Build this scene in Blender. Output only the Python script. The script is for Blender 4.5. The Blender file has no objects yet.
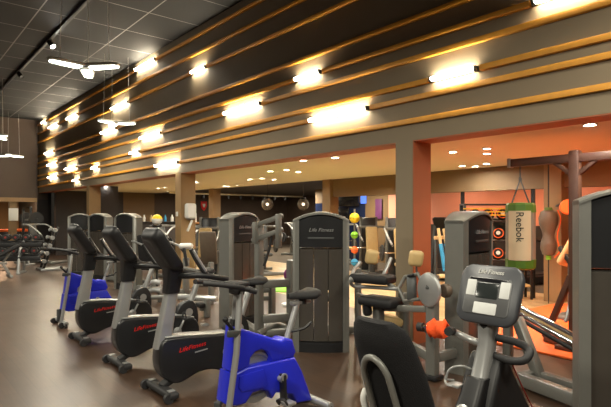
import bpy, bmesh, math, random
from mathutils import Vector, Matrix, Euler
random.seed(7)
PI = math.pi
SC = bpy.context.scene
COL = SC.collection
V = Vector

# ---------------------------------------------------------------- camera
EYE = 1.6
YAW = math.radians(39.8)
FPX = 512.0
HOR = 215.0
SN, CS = math.sin(YAW), math.cos(YAW)
cam_d = bpy.data.cameras.new('camera')
cam = bpy.data.objects.new('camera', cam_d)
COL.objects.link(cam)
cam.location = (0, 0, EYE)
cam.rotation_euler = (PI/2, 0, -YAW)
cam_d.sensor_width = 36.0
cam_d.lens = FPX/611*36.0
cam_d.shift_y = (HOR-203.5)/611
cam_d.clip_start = 0.05
SC.camera = cam

def at(u, v, d):
    """world point seen at u, v at depth d metres"""
    t = (u-305.5)/FPX
    return V((d*(SN+CS*t), d*(CS-SN*t), EYE+(HOR-v)/FPX*d))
def on_x(u, v, X):
    t = (u-305.5)/FPX
    return at(u, v, X/(SN+CS*t))
def on_z(u, v, Z):
    return at(u, v, (Z-EYE)*FPX/(HOR-v))

# ---------------------------------------------------------------- materials
def mat(name, col, rough=0.5, metal=0.0, noise=0.12, scale=12.0, bump=0.0, emit=None, strength=0.0, coat=0.0, spec=0.5):
    m = bpy.data.materials.new(name); m.use_nodes = True
    nt = m.node_tree; b = nt.nodes['Principled BSDF']
    tc = nt.nodes.new('ShaderNodeTexCoord')
    nz = nt.nodes.new('ShaderNodeTexNoise'); nz.inputs['Scale'].default_value = scale; nz.inputs['Detail'].default_value = 4
    nt.links.new(tc.outputs['Object'], nz.inputs['Vector'])
    mx = nt.nodes.new('ShaderNodeMix'); mx.data_type = 'RGBA'
    c = V(col)
    lo = [max(0, x*(1-noise)) for x in col]; hi = [min(1, x*(1+noise)) for x in col]
    mx.inputs[6].default_value = (*lo, 1); mx.inputs[7].default_value = (*hi, 1)
    nt.links.new(nz.outputs['Fac'], mx.inputs[0])
    nt.links.new(mx.outputs[2], b.inputs['Base Color'])
    b.inputs['Roughness'].default_value = rough; b.inputs['Metallic'].default_value = metal
    b.inputs['Coat Weight'].default_value = coat
    b.inputs['Specular IOR Level'].default_value = spec
    if bump:
        bp = nt.nodes.new('ShaderNodeBump'); bp.inputs['Strength'].default_value = bump; bp.inputs['Distance'].default_value = 0.01
        nt.links.new(nz.outputs['Fac'], bp.inputs['Height']); nt.links.new(bp.outputs['Normal'], b.inputs['Normal'])
    if emit:
        b.inputs['Emission Color'].default_value = (*emit, 1); b.inputs['Emission Strength'].default_value = strength
    return m

def srgb(r, g, b):
    f = lambda c: (c/255/12.92) if c/255 <= 0.04045 else ((c/255+0.055)/1.055)**2.4
    return (f(r), f(g), f(b))

def wood_mat(name, c1, c2, rough, plank=(1.2, 0.14), along='Y', bump=0.05, spec=0.5):
    """planks with grain, seams and a little tone change from plank to plank"""
    m = bpy.data.materials.new(name); m.use_nodes = True
    nt = m.node_tree; b = nt.nodes['Principled BSDF']
    tc = nt.nodes.new('ShaderNodeTexCoord'); mp = nt.nodes.new('ShaderNodeMapping')
    if along == 'Y': mp.inputs['Rotation'].default_value = (0, 0, PI/2)
    nt.links.new(tc.outputs['Object'], mp.inputs['Vector'])
    br = nt.nodes.new('ShaderNodeTexBrick')
    br.inputs['Scale'].default_value = 1; br.inputs['Brick Width'].default_value = plank[0]; br.inputs['Row Height'].default_value = plank[1]
    br.inputs['Mortar Size'].default_value = 0.0025; br.inputs['Color1'].default_value = (*c1, 1); br.inputs['Color2'].default_value = (*c2, 1)
    br.inputs['Mortar'].default_value = (c1[0]*.4, c1[1]*.4, c1[2]*.4, 1)
    nt.links.new(mp.outputs[0], br.inputs['Vector'])
    mp2 = nt.nodes.new('ShaderNodeMapping'); mp2.inputs['Scale'].default_value = (1.2, 18, 1)
    nt.links.new(mp.outputs[0], mp2.inputs['Vector'])
    nz = nt.nodes.new('ShaderNodeTexNoise'); nz.inputs['Scale'].default_value = 2.5; nz.inputs['Detail'].default_value = 6
    nt.links.new(mp2.outputs[0], nz.inputs['Vector'])
    rp = nt.nodes.new('ShaderNodeMapRange'); rp.inputs[3].default_value = 0.55; rp.inputs[4].default_value = 1.4
    nt.links.new(nz.outputs['Fac'], rp.inputs[0])
    mx = nt.nodes.new('ShaderNodeMix'); mx.data_type = 'RGBA'; mx.blend_type = 'MULTIPLY'; mx.inputs[0].default_value = 1
    nt.links.new(br.outputs['Color'], mx.inputs[6]); nt.links.new(rp.outputs[0], mx.inputs[7])
    nt.links.new(mx.outputs[2], b.inputs['Base Color'])
    n2 = nt.nodes.new('ShaderNodeTexNoise'); n2.inputs['Scale'].default_value = 0.7; n2.inputs['Detail'].default_value = 3
    nt.links.new(mp.outputs[0], n2.inputs['Vector'])
    r2 = nt.nodes.new('ShaderNodeMapRange'); r2.inputs[3].default_value = rough-.06; r2.inputs[4].default_value = rough+.08
    nt.links.new(n2.outputs['Fac'], r2.inputs[0]); nt.links.new(r2.outputs[0], b.inputs['Roughness'])
    b.inputs['Specular IOR Level'].default_value = spec
    bp = nt.nodes.new('ShaderNodeBump'); bp.inputs['Strength'].default_value = bump; bp.inputs['Distance'].default_value = 0.004
    nt.links.new(nz.outputs['Fac'], bp.inputs['Height']); nt.links.new(bp.outputs['Normal'], b.inputs['Normal'])
    return m

def tile_mat(name, base, line, w, h, off, metal_line=True):
    """square ceiling tiles between thin metal rails"""
    m = bpy.data.materials.new(name); m.use_nodes = True
    nt = m.node_tree; b = nt.nodes['Principled BSDF']
    tc = nt.nodes.new('ShaderNodeTexCoord'); mp = nt.nodes.new('ShaderNodeMapping'); mp.inputs['Location'].default_value = (off[0], off[1], 0)
    nt.links.new(tc.outputs['Object'], mp.inputs['Vector'])
    br = nt.nodes.new('ShaderNodeTexBrick'); br.offset = 0.0
    br.inputs['Scale'].default_value = 1; br.inputs['Brick Width'].default_value = w; br.inputs['Row Height'].default_value = h
    br.inputs['Mortar Size'].default_value = 0.012; br.inputs['Mortar Smooth'].default_value = 0.0
    br.inputs['Color1'].default_value = (*base, 1); br.inputs['Color2'].default_value = (base[0]*1.15, base[1]*1.15, base[2]*1.15, 1)
    br.inputs['Mortar'].default_value = (*line, 1)
    nt.links.new(mp.outputs[0], br.inputs['Vector'])
    nt.links.new(br.outputs['Color'], b.inputs['Base Color'])
    r = nt.nodes.new('ShaderNodeMapRange'); r.inputs[3].default_value = 0.75; r.inputs[4].default_value = 0.35
    nt.links.new(br.outputs['Fac'], r.inputs[0]); nt.links.new(r.outputs[0], b.inputs['Roughness'])
    return m

def glass_mat(name):
    m = bpy.data.materials.new(name); m.use_nodes = True
    nt = m.node_tree; b = nt.nodes['Principled BSDF']; out = nt.nodes['Material Output']
    b.inputs['Base Color'].default_value = (.30, .26, .22, 1); b.inputs['Roughness'].default_value = .15
    tr = nt.nodes.new('ShaderNodeBsdfTransparent'); tr.inputs[0].default_value = (.62, .54, .45, 1)
    mx = nt.nodes.new('ShaderNodeMixShader'); mx.inputs[0].default_value = .35
    nt.links.new(tr.outputs[0], mx.inputs[1]); nt.links.new(b.outputs[0], mx.inputs[2]); nt.links.new(mx.outputs[0], out.inputs[0])
    return m

M = {}
def defmats():
    M['steel'] = mat('grey_powder_steel', srgb(112, 112, 107), .42, .25, .08)
    M['steel_dark'] = mat('dark_grey_steel', srgb(70, 72, 72), .45, .3, .1)
    M['silver'] = mat('silver_paint', srgb(165, 166, 165), .33, .55, .05)
    M['chrome'] = mat('chrome', (.8, .8, .8), .12, 1.0, .03)
    M['black'] = mat('black_plastic', (.010, .010, .011), .45, 0, .25, spec=.4)
    M['black_gloss'] = mat('glossy_black', (.01, .01, .012), .18, 0, .2)
    M['rubber'] = mat('black_rubber', (.014, .014, .015), .62, 0, .25, 60, .1)
    M['charcoal'] = mat('charcoal_plastic', srgb(60, 62, 66), .4, 0, .1)
    M['shroud'] = mat('smoked_shroud', srgb(66, 62, 57), .22, 0, .12, 6, 0)
    M['shroud_dark'] = mat('dark_header', srgb(30, 31, 33), .3, 0, .1)
    M['fabric_black'] = mat('black_mesh_fabric', (.010, .010, .011), .85, 0, .5, 220, .4, spec=.25)
    M['upholstery'] = mat('black_vinyl_pad', (.012, .012, .013), .6, 0, .3, 40, .1, spec=.3)
    M['terracotta'] = mat('terracotta_trim', srgb(168, 100, 66), .6, 0, .05, 3)
    M['tan'] = mat('tan_vinyl', srgb(196, 168, 116), .5, 0, .1, 18, .05)
    M['blue'] = mat('royal_blue_plastic', srgb(32, 42, 190), .32, 0, .08)
    M['red'] = mat('red_paint', srgb(205, 30, 25), .4, 0, .08)
    M['dark_red'] = mat('dark_red_disc', srgb(130, 34, 28), .5, 0, .1)
    M['white'] = mat('white_plastic', srgb(215, 215, 210), .4, 0, .04)
    M['plate'] = mat('grey_face_plate', srgb(78, 79, 80), .35, 0, .06)
    M['lcd'] = mat('dark_lcd', srgb(42, 46, 46), .15, 0, .08)
    M['keypad'] = mat('pale_keypad', srgb(196, 198, 196), .45, 0, .06, 60)
    M['wall_paint'] = mat('taupe_wall_paint', srgb(130, 116, 94), .7, 0, .05, 3)
    M['wall_brown'] = mat('brown_wall_paint', srgb(120, 96, 66), .7, 0, .05, 3)
    M['wall_far'] = mat('dark_brown_wall', srgb(72, 58, 48), .7, 0, .06, 3)
    M['wall_dark'] = mat('near_black_wall', srgb(50, 44, 42), .6, 0, .1, 3)
    M['ceil_cream'] = mat('cream_ceiling', srgb(228, 216, 184), .75, 0, .03, 2)
    M['batten'] = mat('pine_batten', srgb(214, 148, 46), .5, 0, .22, 9, .1)
    M['column_tan'] = mat('light_tan_column', srgb(142, 114, 78), .5, 0, .12, 5)
    M['orange'] = mat('orange_mat', srgb(238, 108, 40), .6, 0, .06, 30, .05)
    M['orange_cloth'] = mat('orange_towel', srgb(240, 84, 26), .85, 0, .12, 70, .5)
    M['green'] = mat('green_vinyl', srgb(76, 112, 30), .5, 0, .12)
    M['lime'] = mat('lime_rubber', srgb(120, 190, 40), .5, 0, .08)
    M['yellow'] = mat('yellow_rubber', srgb(235, 200, 30), .45, 0, .08)
    M['yellow_tape'] = mat('yellow_tape', srgb(220, 180, 40), .5, 0, .08)
    M['purple'] = mat('purple_rubber', srgb(96, 24, 84), .4, 0, .1)
    M['bag_beige'] = mat('beige_bag_vinyl', srgb(206, 184, 150), .5, 0, .06, 8, .05)
    M['bag_grey'] = mat('grey_bag_vinyl', srgb(128, 118, 104), .5, 0, .1, 8, .05)
    M['leather'] = mat('worn_brown_leather', srgb(92, 80, 68), .5, 0, .15, 15, .1)
    M['rust'] = mat('brown_painted_steel', srgb(84, 56, 44), .5, .2, .12)
    M['pink'] = mat('salmon_wall', srgb(246, 168, 142), .7, 0, .05, 2)
    M['navy'] = mat('navy_glass', srgb(34, 44, 74), .12, 0, .15, 2)
    M['skyblue'] = mat('blue_foam', srgb(46, 140, 186), .6, 0, .08)
    M['magenta'] = mat('magenta_print', srgb(92, 44, 90), .6, 0, .5, 3)
    M['tube'] = mat('glowing_tube', (1, .9, .7), .4, emit=(1.0, .88, .66), strength=TUBE_E)
    M['led'] = mat('glowing_diffuser', (1, 1, .95), .4, emit=(.95, 1.0, .84), strength=PEND_E)
    M['spot'] = mat('glowing_spot', (1, 1, 1), .4, emit=(1.0, .96, .86), strength=SPOT_E)
    M['bulb'] = mat('glowing_bulb', (1, 1, 1), .4, emit=(1.0, .9, .7), strength=8)
    M['cool'] = mat('glowing_cool_lamp', (1, 1, 1), .4, emit=(.6, .9, 1.0), strength=2.5)
    M['globe_glass'] = glass_mat('smoked_globe_glass')
    M['screen_blue'] = mat('lit_blue_screen', srgb(60, 90, 190), .3, emit=srgb(90, 130, 230), strength=1.2)
    M['fixture'] = mat('white_fixture_metal', srgb(190, 188, 180), .4, .2, .04)
    M['floor'] = wood_mat('walnut_floor_planks', srgb(76, 57, 43), srgb(62, 46, 35), .34, (1.3, .16), 'Y', bump=.03, spec=.7)
    M['parquet'] = wood_mat('light_parquet', srgb(198, 172, 128), srgb(180, 152, 110), .4, (1.0, .1), 'Y')
    M['counter'] = wood_mat('counter_wood', srgb(176, 120, 56), srgb(150, 98, 44), .45, (.8, .12), 'X')
    M['carpet'] = mat('dark_carpet', srgb(84, 74, 62), .9, 0, .3, 40, .2)
    M['ceiling'] = tile_mat('dark_ceiling_tiles', srgb(27, 27, 27), srgb(112, 109, 104), 1.65, 1.2, (-.68, .13))


# ---------------------------------------------------------------- mesh builder
class MB:
    def __init__(s, org=None, mtx=None):
        s.bm = bmesh.new(); s.org = V(org) if org is not None else V((0, 0, 0)); s.mtx = mtx or Matrix.Identity(4)
    def _fin(s, verts, m=None):
        t = s.mtx @ m if m is not None else s.mtx
        for v in verts: v.co = (t @ v.co) - s.org
        return s
    def box(s, c, size, rot=None, bev=.008, seg=2):
        r = bmesh.ops.create_cube(s.bm, size=1.0); vs = r['verts']
        bmesh.ops.scale(s.bm, vec=size, verts=vs)
        bev = min(bev, min(size)*.45)
        if bev > 0:
            es = list({e for v in vs for e in v.link_edges})
            rb = bmesh.ops.bevel(s.bm, geom=es, offset=bev, segments=seg, affect='EDGES', profile=.5)
            vs = list({v for f in rb['faces'] for v in f.verts} | {v for v in vs if v.is_valid})
            # all verts of this island
            isl = set(vs); st = list(vs)
            while st:
                v = st.pop()
                for e in v.link_edges:
                    o = e.other_vert(v)
                    if o not in isl: isl.add(o); st.append(o)
            vs = list(isl)
        m = Matrix.Translation(c)
        if rot is not None: m = m @ (rot.to_4x4() if isinstance(rot, Matrix) else Euler(rot).to_matrix().to_4x4())
        return s._fin(vs, m)
    def tube(s, pts, r, n=10, closed=False, smooth=0, flat=1.0):
        pts = [V(p) for p in pts]
        if smooth: pts = catmull(pts, smooth, closed)
        N = len(pts)
        rs = list(r) if isinstance(r, (list, tuple)) else [r]*N
        if len(rs) != N:
            rs = [rs[min(len(rs)-1, int(i*len(rs)/N))] if len(rs) != 2 else rs[0]+(rs[1]-rs[0])*i/(N-1) for i in range(N)]
        rings = []; nrm = None
        for i, p in enumerate(pts):
            a = pts[i-1] if (i > 0 or closed) else p
            b = pts[(i+1) % N] if (i < N-1 or closed) else p
            t = (b-a).normalized() if (b-a).length > 1e-9 else V((0, 0, 1))
            if nrm is None:
                nrm = t.cross(V((0, 0, 1)))
                if nrm.length < 1e-3: nrm = t.cross(V((0, 1, 0)))
                nrm.normalize()
            else:
                nrm = nrm-t*nrm.dot(t)
                if nrm.length < 1e-6: nrm = t.orthogonal()
                nrm.normalize()
            bi = t.cross(nrm)
            rings.append([s.bm.verts.new(p+(nrm*math.cos(2*PI*k/n)+bi*math.sin(2*PI*k/n)*flat)*rs[i]) for k in range(n)])
        L = N if closed else N-1
        for i in range(L):
            A, B = rings[i], rings[(i+1) % N]
            for k in range(n):
                s.bm.faces.new((A[k], A[(k+1) % n], B[(k+1) % n], B[k]))
        if not closed:
            s.bm.faces.new(rings[0][::-1]); s.bm.faces.new(rings[-1])
        return s._fin([v for g in rings for v in g])
    def cyl(s, a, b, r, r2=None, n=16):
        return s.tube([a, b], [r, r if r2 is None else r2], n)
    def bar(s, a, b, w, h, bev=.006, up=(0, 0, 1)):
        """rectangular bar from a to b, w sideways, h along up"""
        a, b = V(a), V(b); x = (b-a); L = x.length; x.normalize()
        z = V(up)-x*V(up).dot(x)
        if z.length < 1e-4: z = x.orthogonal()
        z.normalize(); y = z.cross(x)
        R = Matrix((x, y, z)).transposed()
        return s.box((a+b)/2, (L, w, h), R, bev)
    def lathe(s, prof, c=(0, 0, 0), axis=(0, 0, 1), n=24, sx=1, sy=1):
        q = V((0, 0, 1)).rotation_difference(V(axis)).to_matrix().to_4x4()
        vs = []; rings = []
        for (r, z) in prof:
            if r < 1e-5:
                v = s.bm.verts.new((0, 0, z)); rings.append([v]); vs.append(v)
            else:
                g = [s.bm.verts.new((r*sx*math.cos(2*PI*k/n), r*sy*math.sin(2*PI*k/n), z)) for k in range(n)]
                rings.append(g); vs += g
        for A, B in zip(rings, rings[1:]):
            if len(A) == 1 and len(B) == 1: continue
            for k in range(n):
                k2 = (k+1) % n
                if len(A) == 1: s.bm.faces.new((A[0], B[k2], B[k]))
                elif len(B) == 1: s.bm.faces.new((A[k], A[k2], B[0]))
                else: s.bm.faces.new((A[k], A[k2], B[k2], B[k]))
        if len(rings[0]) > 1: s.bm.faces.new(rings[0][::-1])
        if len(rings[-1]) > 1: s.bm.faces.new(rings[-1])
        return s._fin(vs, Matrix.Translation(c) @ q)
    def ball(s, c, r, rot=None, n=20):
        rr = r if isinstance(r, (tuple, list)) else (r, r, r)
        g = bmesh.ops.create_uvsphere(s.bm, u_segments=n, v_segments=n//2+2, radius=1.0)
        m = Matrix.Translation(c) @ (Euler(rot).to_matrix().to_4x4() if rot else Matrix.Identity(4)) @ Matrix.Diagonal((*rr, 1))
        return s._fin(g['verts'], m)
    def prism(s, pts, lo, hi, plane='xz', bev=.01, seg=2):
        """outline pts extruded between lo and hi on the axis that is left"""
        def P(a, b, c):
            return {'xz': (a, c, b), 'xy': (a, b, c), 'yz': (c, a, b)}[plane]
        A = [s.bm.verts.new(P(a, b, lo)) for a, b in pts]; B = [s.bm.verts.new(P(a, b, hi)) for a, b in pts]
        n = len(pts)
        fa = s.bm.faces.new(A); fb = s.bm.faces.new(B[::-1])
        fs = [fa, fb]+[s.bm.faces.new((A[i], B[i], B[(i+1) % n], A[(i+1) % n])) for i in range(n)]
        bmesh.ops.recalc_face_normals(s.bm, faces=fs)
        vs = A+B
        if bev > 0:
            es = [e for f in (fa, fb) for e in f.edges]
            rb = bmesh.ops.bevel(s.bm, geom=es, offset=bev, segments=seg, affect='EDGES', profile=.5, clamp_overlap=True)
            isl = set(v for v in vs if v.is_valid) | {v for f in rb['faces'] for v in f.verts}
            st = list(isl)
            while st:
                v = st.pop()
                for e in v.link_edges:
                    o = e.other_vert(v)
                    if o not in isl: isl.add(o); st.append(o)
            vs = list(isl)
        return s._fin(vs)
    def loft(s, rings, caps=True, closed_ring=True):
        R = [[s.bm.verts.new(p) for p in ring] for ring in rings]
        n = len(R[0])
        for A, B in zip(R, R[1:]):
            for k in range(n if closed_ring else n-1):
                s.bm.faces.new((A[k], A[(k+1) % n], B[(k+1) % n], B[k]))
        if caps and closed_ring:
            s.bm.faces.new(R[0][::-1]); s.bm.faces.new(R[-1])
        return s._fin([v for r in R for v in r])
    def text(s, txt, size, m, depth=.002, shear=0.0, sx=1.0):
        cu = bpy.data.curves.new('lettering', 'FONT'); cu.body = txt; cu.size = size; cu.extrude = depth; cu.shear = shear
        cu.align_x = 'CENTER'; cu.align_y = 'CENTER'; cu.resolution_u = 3
        o = bpy.data.objects.new('lettering', cu); COL.objects.link(o)
        dg = bpy.context.evaluated_depsgraph_get()
        me = bpy.data.meshes.new_from_object(o.evaluated_get(dg))
        b0 = bmesh.new(); b0.from_mesh(me)
        mp = {}
        mm = m @ Matrix.Diagonal((sx, 1, 1, 1))
        vs = []
        for v in b0.verts:
            nv = s.bm.verts.new(mm @ v.co); mp[v.index] = nv; vs.append(nv)
        for f in b0.faces:
            try: s.bm.faces.new([mp[v.index] for v in f.verts])
            except ValueError: pass
        b0.free(); bpy.data.objects.remove(o); bpy.data.curves.remove(cu); bpy.data.meshes.remove(me)
        return s._fin(vs)
    def build(s, name, m, parent=None, loc=None, ang=40):
        bmesh.ops.recalc_face_normals(s.bm, faces=s.bm.faces[:])
        me = bpy.data.meshes.new(name); s.bm.to_mesh(me); s.bm.free()
        me.materials.append(M[m] if isinstance(m, str) else m)
        for p in me.polygons: p.use_smooth = True
        me.set_sharp_from_angle(angle=math.radians(ang))
        o = bpy.data.objects.new(name, me); COL.objects.link(o)
        if parent is not None: o.parent = parent
        if loc is not None: o.location = loc
        return o

def catmull(p, k, closed=False):
    out = []; n = len(p)
    for i in range(n if closed else n-1):
        a = p[(i-1) % n] if (closed or i > 0) else p[i]*2-p[i+1]
        b = p[i]; c = p[(i+1) % n]
        d = p[(i+2) % n] if (closed or i+2 < n) else c*2-b
        for j in range(k):
            t = j/k
            out.append(.5*((2*b)+(c-a)*t+(2*a-5*b+4*c-d)*t*t+(3*b-a-3*c+d)*t*t*t))
    if not closed: out.append(p[-1])
    return out
def rrect(w, h, r, n=5, c=(0, 0)):
    """rounded rectangle outline"""
    o = []
    for (sx, sy, a0) in ((1, 1, 0), (-1, 1, 90), (-1, -1, 180), (1, -1, 270)):
        for k in range(n+1):
            a = math.radians(a0+90*k/n)
            o.append((c[0]+sx*(w/2-r)+r*math.cos(a), c[1]+sy*(h/2-r)+r*math.sin(a)))
    return o
def frame(x, y, z, o):
    """matrix with columns x, y, z and origin o"""
    m = Matrix((V(x), V(y), V(z))).transposed().to_4x4(); m.translation = V(o); return m

def tag(o, label=None, cat=None, group=None, kind=None):
    if label: o['label'] = label
    if cat: o['category'] = cat
    if group: o['group'] = group
    if kind: o['kind'] = kind
    return o
def thing(name, label, cat, loc=(0, 0, 0), rz=0, group=None):
    o = bpy.data.objects.new(name, None); COL.objects.link(o); o.empty_display_size = .1
    o.location = loc; o.rotation_euler = (0, 0, rz)
    return tag(o, label, cat, group)
def struct(name, mb, m, **k):
    return tag(mb.build(name, m, **k), kind='structure')
KIDS = {}
def dup(root, loc, rz=0, label=None, group=None):
    kids = {}
    for o in bpy.data.objects:
        if o.parent: kids.setdefault(o.parent, []).append(o)
    def cp(o, par):
        c = o.copy(); COL.objects.link(c)
        if par is not None: c.parent = par
        for ch in kids.get(o, []): cp(ch, c)
        return c
    r = cp(root, None); r.location = loc; r.rotation_euler = (0, 0, rz)
    if label: r['label'] = label
    if group: r['group'] = group
    return r
ORD = ['first', 'second', 'third', 'fourth', 'fifth', 'sixth', 'seventh', 'eighth', 'ninth', 'tenth', 'eleventh', 'twelfth', 'thirteenth',
       'fourteenth', 'fifteenth', 'sixteenth', 'seventeenth', 'eighteenth', 'nineteenth', 'twentieth', 'twenty-first', 'twenty-second', 'twenty-third', 'twenty-fourth', 'twenty-fifth']

TUBE_E, PEND_E, SPOT_E = 100.0, 6.0, 620.0
DOWN_W, BOX_W, HALL_W, LOUNGE_W, WALLW_W, EXPO = 14.0, 60.0, 180.0, 110.0, 5.0, 0.0
defmats()
# ---------------------------------------------------------------- the room
W = 5.05          # hall face of the slatted wall
WB = 5.40         # its back face
ZB = 2.52         # underside of the beam
ZC = 5.48         # hall ceiling
YE = 23.2         # end wall of the hall
ZI = 2.58         # ceiling of the lower room
XI = 9.6          # bulkhead in the lower room

def slab(name, m, x0, x1, y0, y1, z0, z1):
    return struct(name, MB().box(((x0+x1)/2, (y0+y1)/2, (z0+z1)/2), (x1-x0, y1-y0, z1-z0), bev=0), m)

slab('floor', 'floor', -9, 6.3, -5, 30, -.2, 0)
slab('floor_parquet', 'parquet', 6.3, 10.4, 3.4, 22, -.2, 0)
slab('floor_planks', 'floor', 6.3, 17.2, -5, 3.4, -.2, 0)
slab('floor_carpet', 'carpet', 10.4, 17.2, 3.4, 22, -.2, 0)
slab('ceiling', 'ceiling', -9, W, -5, YE, ZC, ZC+.2)
slab('wall_right', 'wall_paint', W, WB, -5, YE, ZB, ZC)
slab('wall_left', 'wall_far', -9.2, -9, -5, YE, 0, ZC)
slab('wall_near', 'wall_far', -9, 17.2, -5.2, -5, 0, ZC)
slab('wall_back', 'wall_far', -9, WB, YE, YE+.3, 2.24, ZC)
slab('trim_1', 'column_tan', -9, 4.98, YE-.03, YE+.0, 2.13, 2.30)
slab('trim_2', 'wall_dark', 4.98, WB, YE, YE+.3, 0, 2.24)
slab('ceiling_lower', 'ceil_cream', WB, XI, -5, 22, ZI, ZI+.2)
slab('ceiling_lounge', 'wall_dark', XI, 17.2, 10.5, 22, ZI, ZI+.2)
slab('ceiling_boxing', 'ceil_cream', XI+.2, 17.2, -5, 10.5, ZI+.02, ZI+.2)
slab('wall_bulkhead', 'wall_brown', XI, XI+.2, -5, 10.5, 2.1, ZI)
slab('wall_end', 'wall_dark', WB, 8.1, 22, 22.2, 0, ZI)
slab('wall_end_brown', 'wall_brown', 8.1, 9.5, 22, 22.2, 0, ZI)
slab('wall_end_lounge', 'wall_far', 9.5, 17.2, 22, 22.2, 0, ZI)
slab('wall_far', 'wall_far', 17, 17.2, 10.5, 22, 0, ZI)
slab('wall_salmon', 'pink', 13, 13.2, -5, 11.3, 0, ZI)
slab('wall_salmon_low', 'wall_dark', 12.9, 13.2, -5, 11.3, 0, 1.32)
slab('wall_brown', 'wall_brown', 13, 13.2, 11.3, 12.35, 0, ZI)
slab('window_1', 'navy', 13, 13.1, 12.35, 15.0, 0, 2.05)
slab('trim_3', 'wall_brown', 13, 13.2, 12.35, 15.0, 2.05, ZI)
# room behind the end wall
slab('ceiling_rear', 'wall_far', -9, WB, YE+.3, 29, 2.6, 2.8)
slab('wall_rear', 'wall_brown', -9, WB, 29, 29.2, 0, 2.6)
slab('wall_rear_right', 'wall_dark', WB, WB+.2, YE+.3, 29, 0, 2.6)
slab('wall_rear_left', 'wall_dark', -9.2, -9, YE+.3, 29, 0, 2.6)
for k, (x, wd) in enumerate(((4.0, .26), (0.5, .26), (-3, .26))):
    slab('column', 'wall_brown', x, x+wd, YE+.02, YE+.3, 0, 2.24)

# columns under the slatted wall and in the lower room
for k, y in enumerate((4.0, 10.3, 16.62)):
    slab('column', 'wall_paint' if k == 0 else 'column_tan', W, WB, y, y+.27, 0, ZB)  # second and third take a tan tone for the warm light on them
for k, y in enumerate((4.16, 10.35, 16.75)):
    slab('column', 'column_tan', XI-.10, XI+.22, y, y+.32, 0, ZI)
for k, (x, y) in enumerate(((XI+.05, 6.29), (XI+.05, 4.74))):
    slab('window_%d' % (k+2), 'black', x, x+.06, y, y+.06, 0, 2.1)
# brown posts at the far end of the lower room
slab('wall_partition', 'wall_dark', 5.5, 6.3, 17.6, 17.9, 0, ZI)

slab('trim_4', 'terracotta', W+.005, WB, -5, YE, ZB-.012, ZB)  # thin terracotta-coloured sheet along the beam's underside
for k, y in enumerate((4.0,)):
    slab('trim_%d' % (k+5), 'terracotta', W+.005, WB, y-.012, y, 0, ZB-.012)  # thin terracotta-coloured sheet on the first column's near side
# pine battens on the wall, top to bottom; (height above eye level)
BAT = [3.68, 3.33, 2.97, 2.40, 2.12, 1.91, 1.60, 1.43, 1.154]
BATN = ['top', 'second', 'third', 'fourth', 'fifth', 'sixth', 'seventh', 'eighth', 'bottom']
# wall tubes: batten, u from, u to (photo) -> y along the wall, long or short
def ywall(u):
    t = (u-305.5)/FPX
    return W*(CS-SN*t)/(SN+CS*t)
TUBES = [(7, 311, 370), (5, 225.5, 262.5), (4, 297, 322), (6, 434, 477), (4, 536, 600), (2, 192, 208), (0, 135, 159), (2, 113, 129),
         (5, 141, 163), (3, 101, 119), (8, 156, 181), (6, 131, 141.5), (7, 92, 100.5), (6, 66, 78), (8, 73.5, 81), (7, 49, 58.5),
         (5, 50, 56), (3, 45.5, 55), (1, 69, 77), (1, 49.5, 59.5), (0, 42.5, 47)]
segs = []
for b, u0, u1 in TUBES:
    y = (ywall(u0)+ywall(u1))/2
    segs.append((b, y, 1.22 if ywall(u0)-ywall(u1) > .85 else .62))
cnt = {}
tn = 0
for b, z in enumerate(BAT):
    mine = sorted([s for s in segs if s[0] == b], key=lambda s: -s[1])
    cuts = [(s[1]-s[2]/2-.03, s[1]+s[2]/2+.03) for s in mine][::-1]
    y = -5.0
    for a, c in cuts+[(YE, YE)]:
        if a-y > .05:
            tn += 1
            struct('trim_%d' % (tn+10), MB(org=(W, y, EYE+z)).box((W-.024, (y+min(a, YE))/2, EYE+z), (.05, min(a, YE)-y, .062), bev=.004), 'batten', loc=(W, y, EYE+z))
        y = c
    for i, s in enumerate(mine):
        ln = 'long' if s[2] > 1 else 'short'
        only = 'only lamp on that batten' if len(mine) == 1 else '%s along it from the end wall' % ORD[i]
        t = thing('wall_tube_light', '%s glowing tube in the %s wall batten, %s' % (ln, BATN[b], only), 'wall light', (W, s[1], EYE+z), 0, 'tube lights between the wall battens')
        L = s[2]
        MB().box((-.012, 0, 0), (.024, L-.01, .05), bev=.004).build('housing', 'fixture', t)
        MB().cyl((-.055, -L/2+.03, 0), (-.055, L/2-.03, 0), .026, n=14).build('tube', 'tube', t)
        for sg in (-1, 1):
            MB().box((-.042, sg*(L/2-.018), 0), (.07, .035, .06), bev=.006).build('end_cap', 'steel_dark', t)

# recessed spots in the lower ceiling
SPOTS = [(453, 151.5), (487, 148), (487, 153), (462, 165.5), (486.5, 163.2), (486, 166.8), (590, 124), (270, 171), (286.5, 169.5), (298, 171.5),
         (250, 179), (262, 178), (274, 179), (224, 185.6), (232, 186.3), (241, 185.5), (303, 160), (335, 157), (196.5, 182), (158, 188), (165, 187), (167, 191), (106, 186), (117, 186.5)]
sp = sorted(SPOTS)
spot_pos = []
for i, (u, v) in enumerate(sp):
    p = on_z(u, v, ZI)
    p.x = min(max(p.x, WB+.12), XI-.5) if p.x < 11 else p.x
    spot_pos.append(p)
    t = thing('recessed_spotlight', 'small round white spotlight recessed in the lower ceiling, %s counted from the left' % (ORD[i] if i < len(ORD) else 'last'), 'ceiling light', (p.x, p.y, ZI), 0, 'recessed spots in the lower ceiling')
    MB().tube([(.064*math.cos(q*PI/12), .064*math.sin(q*PI/12), -.006) for q in range(24)], .011, 8, closed=True).build('trim_ring', 'fixture', t)
    MB().lathe([(0, -.006), (.053, -.006), (.053, -.001)], n=20).build('lamp', 'spot', t)

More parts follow.
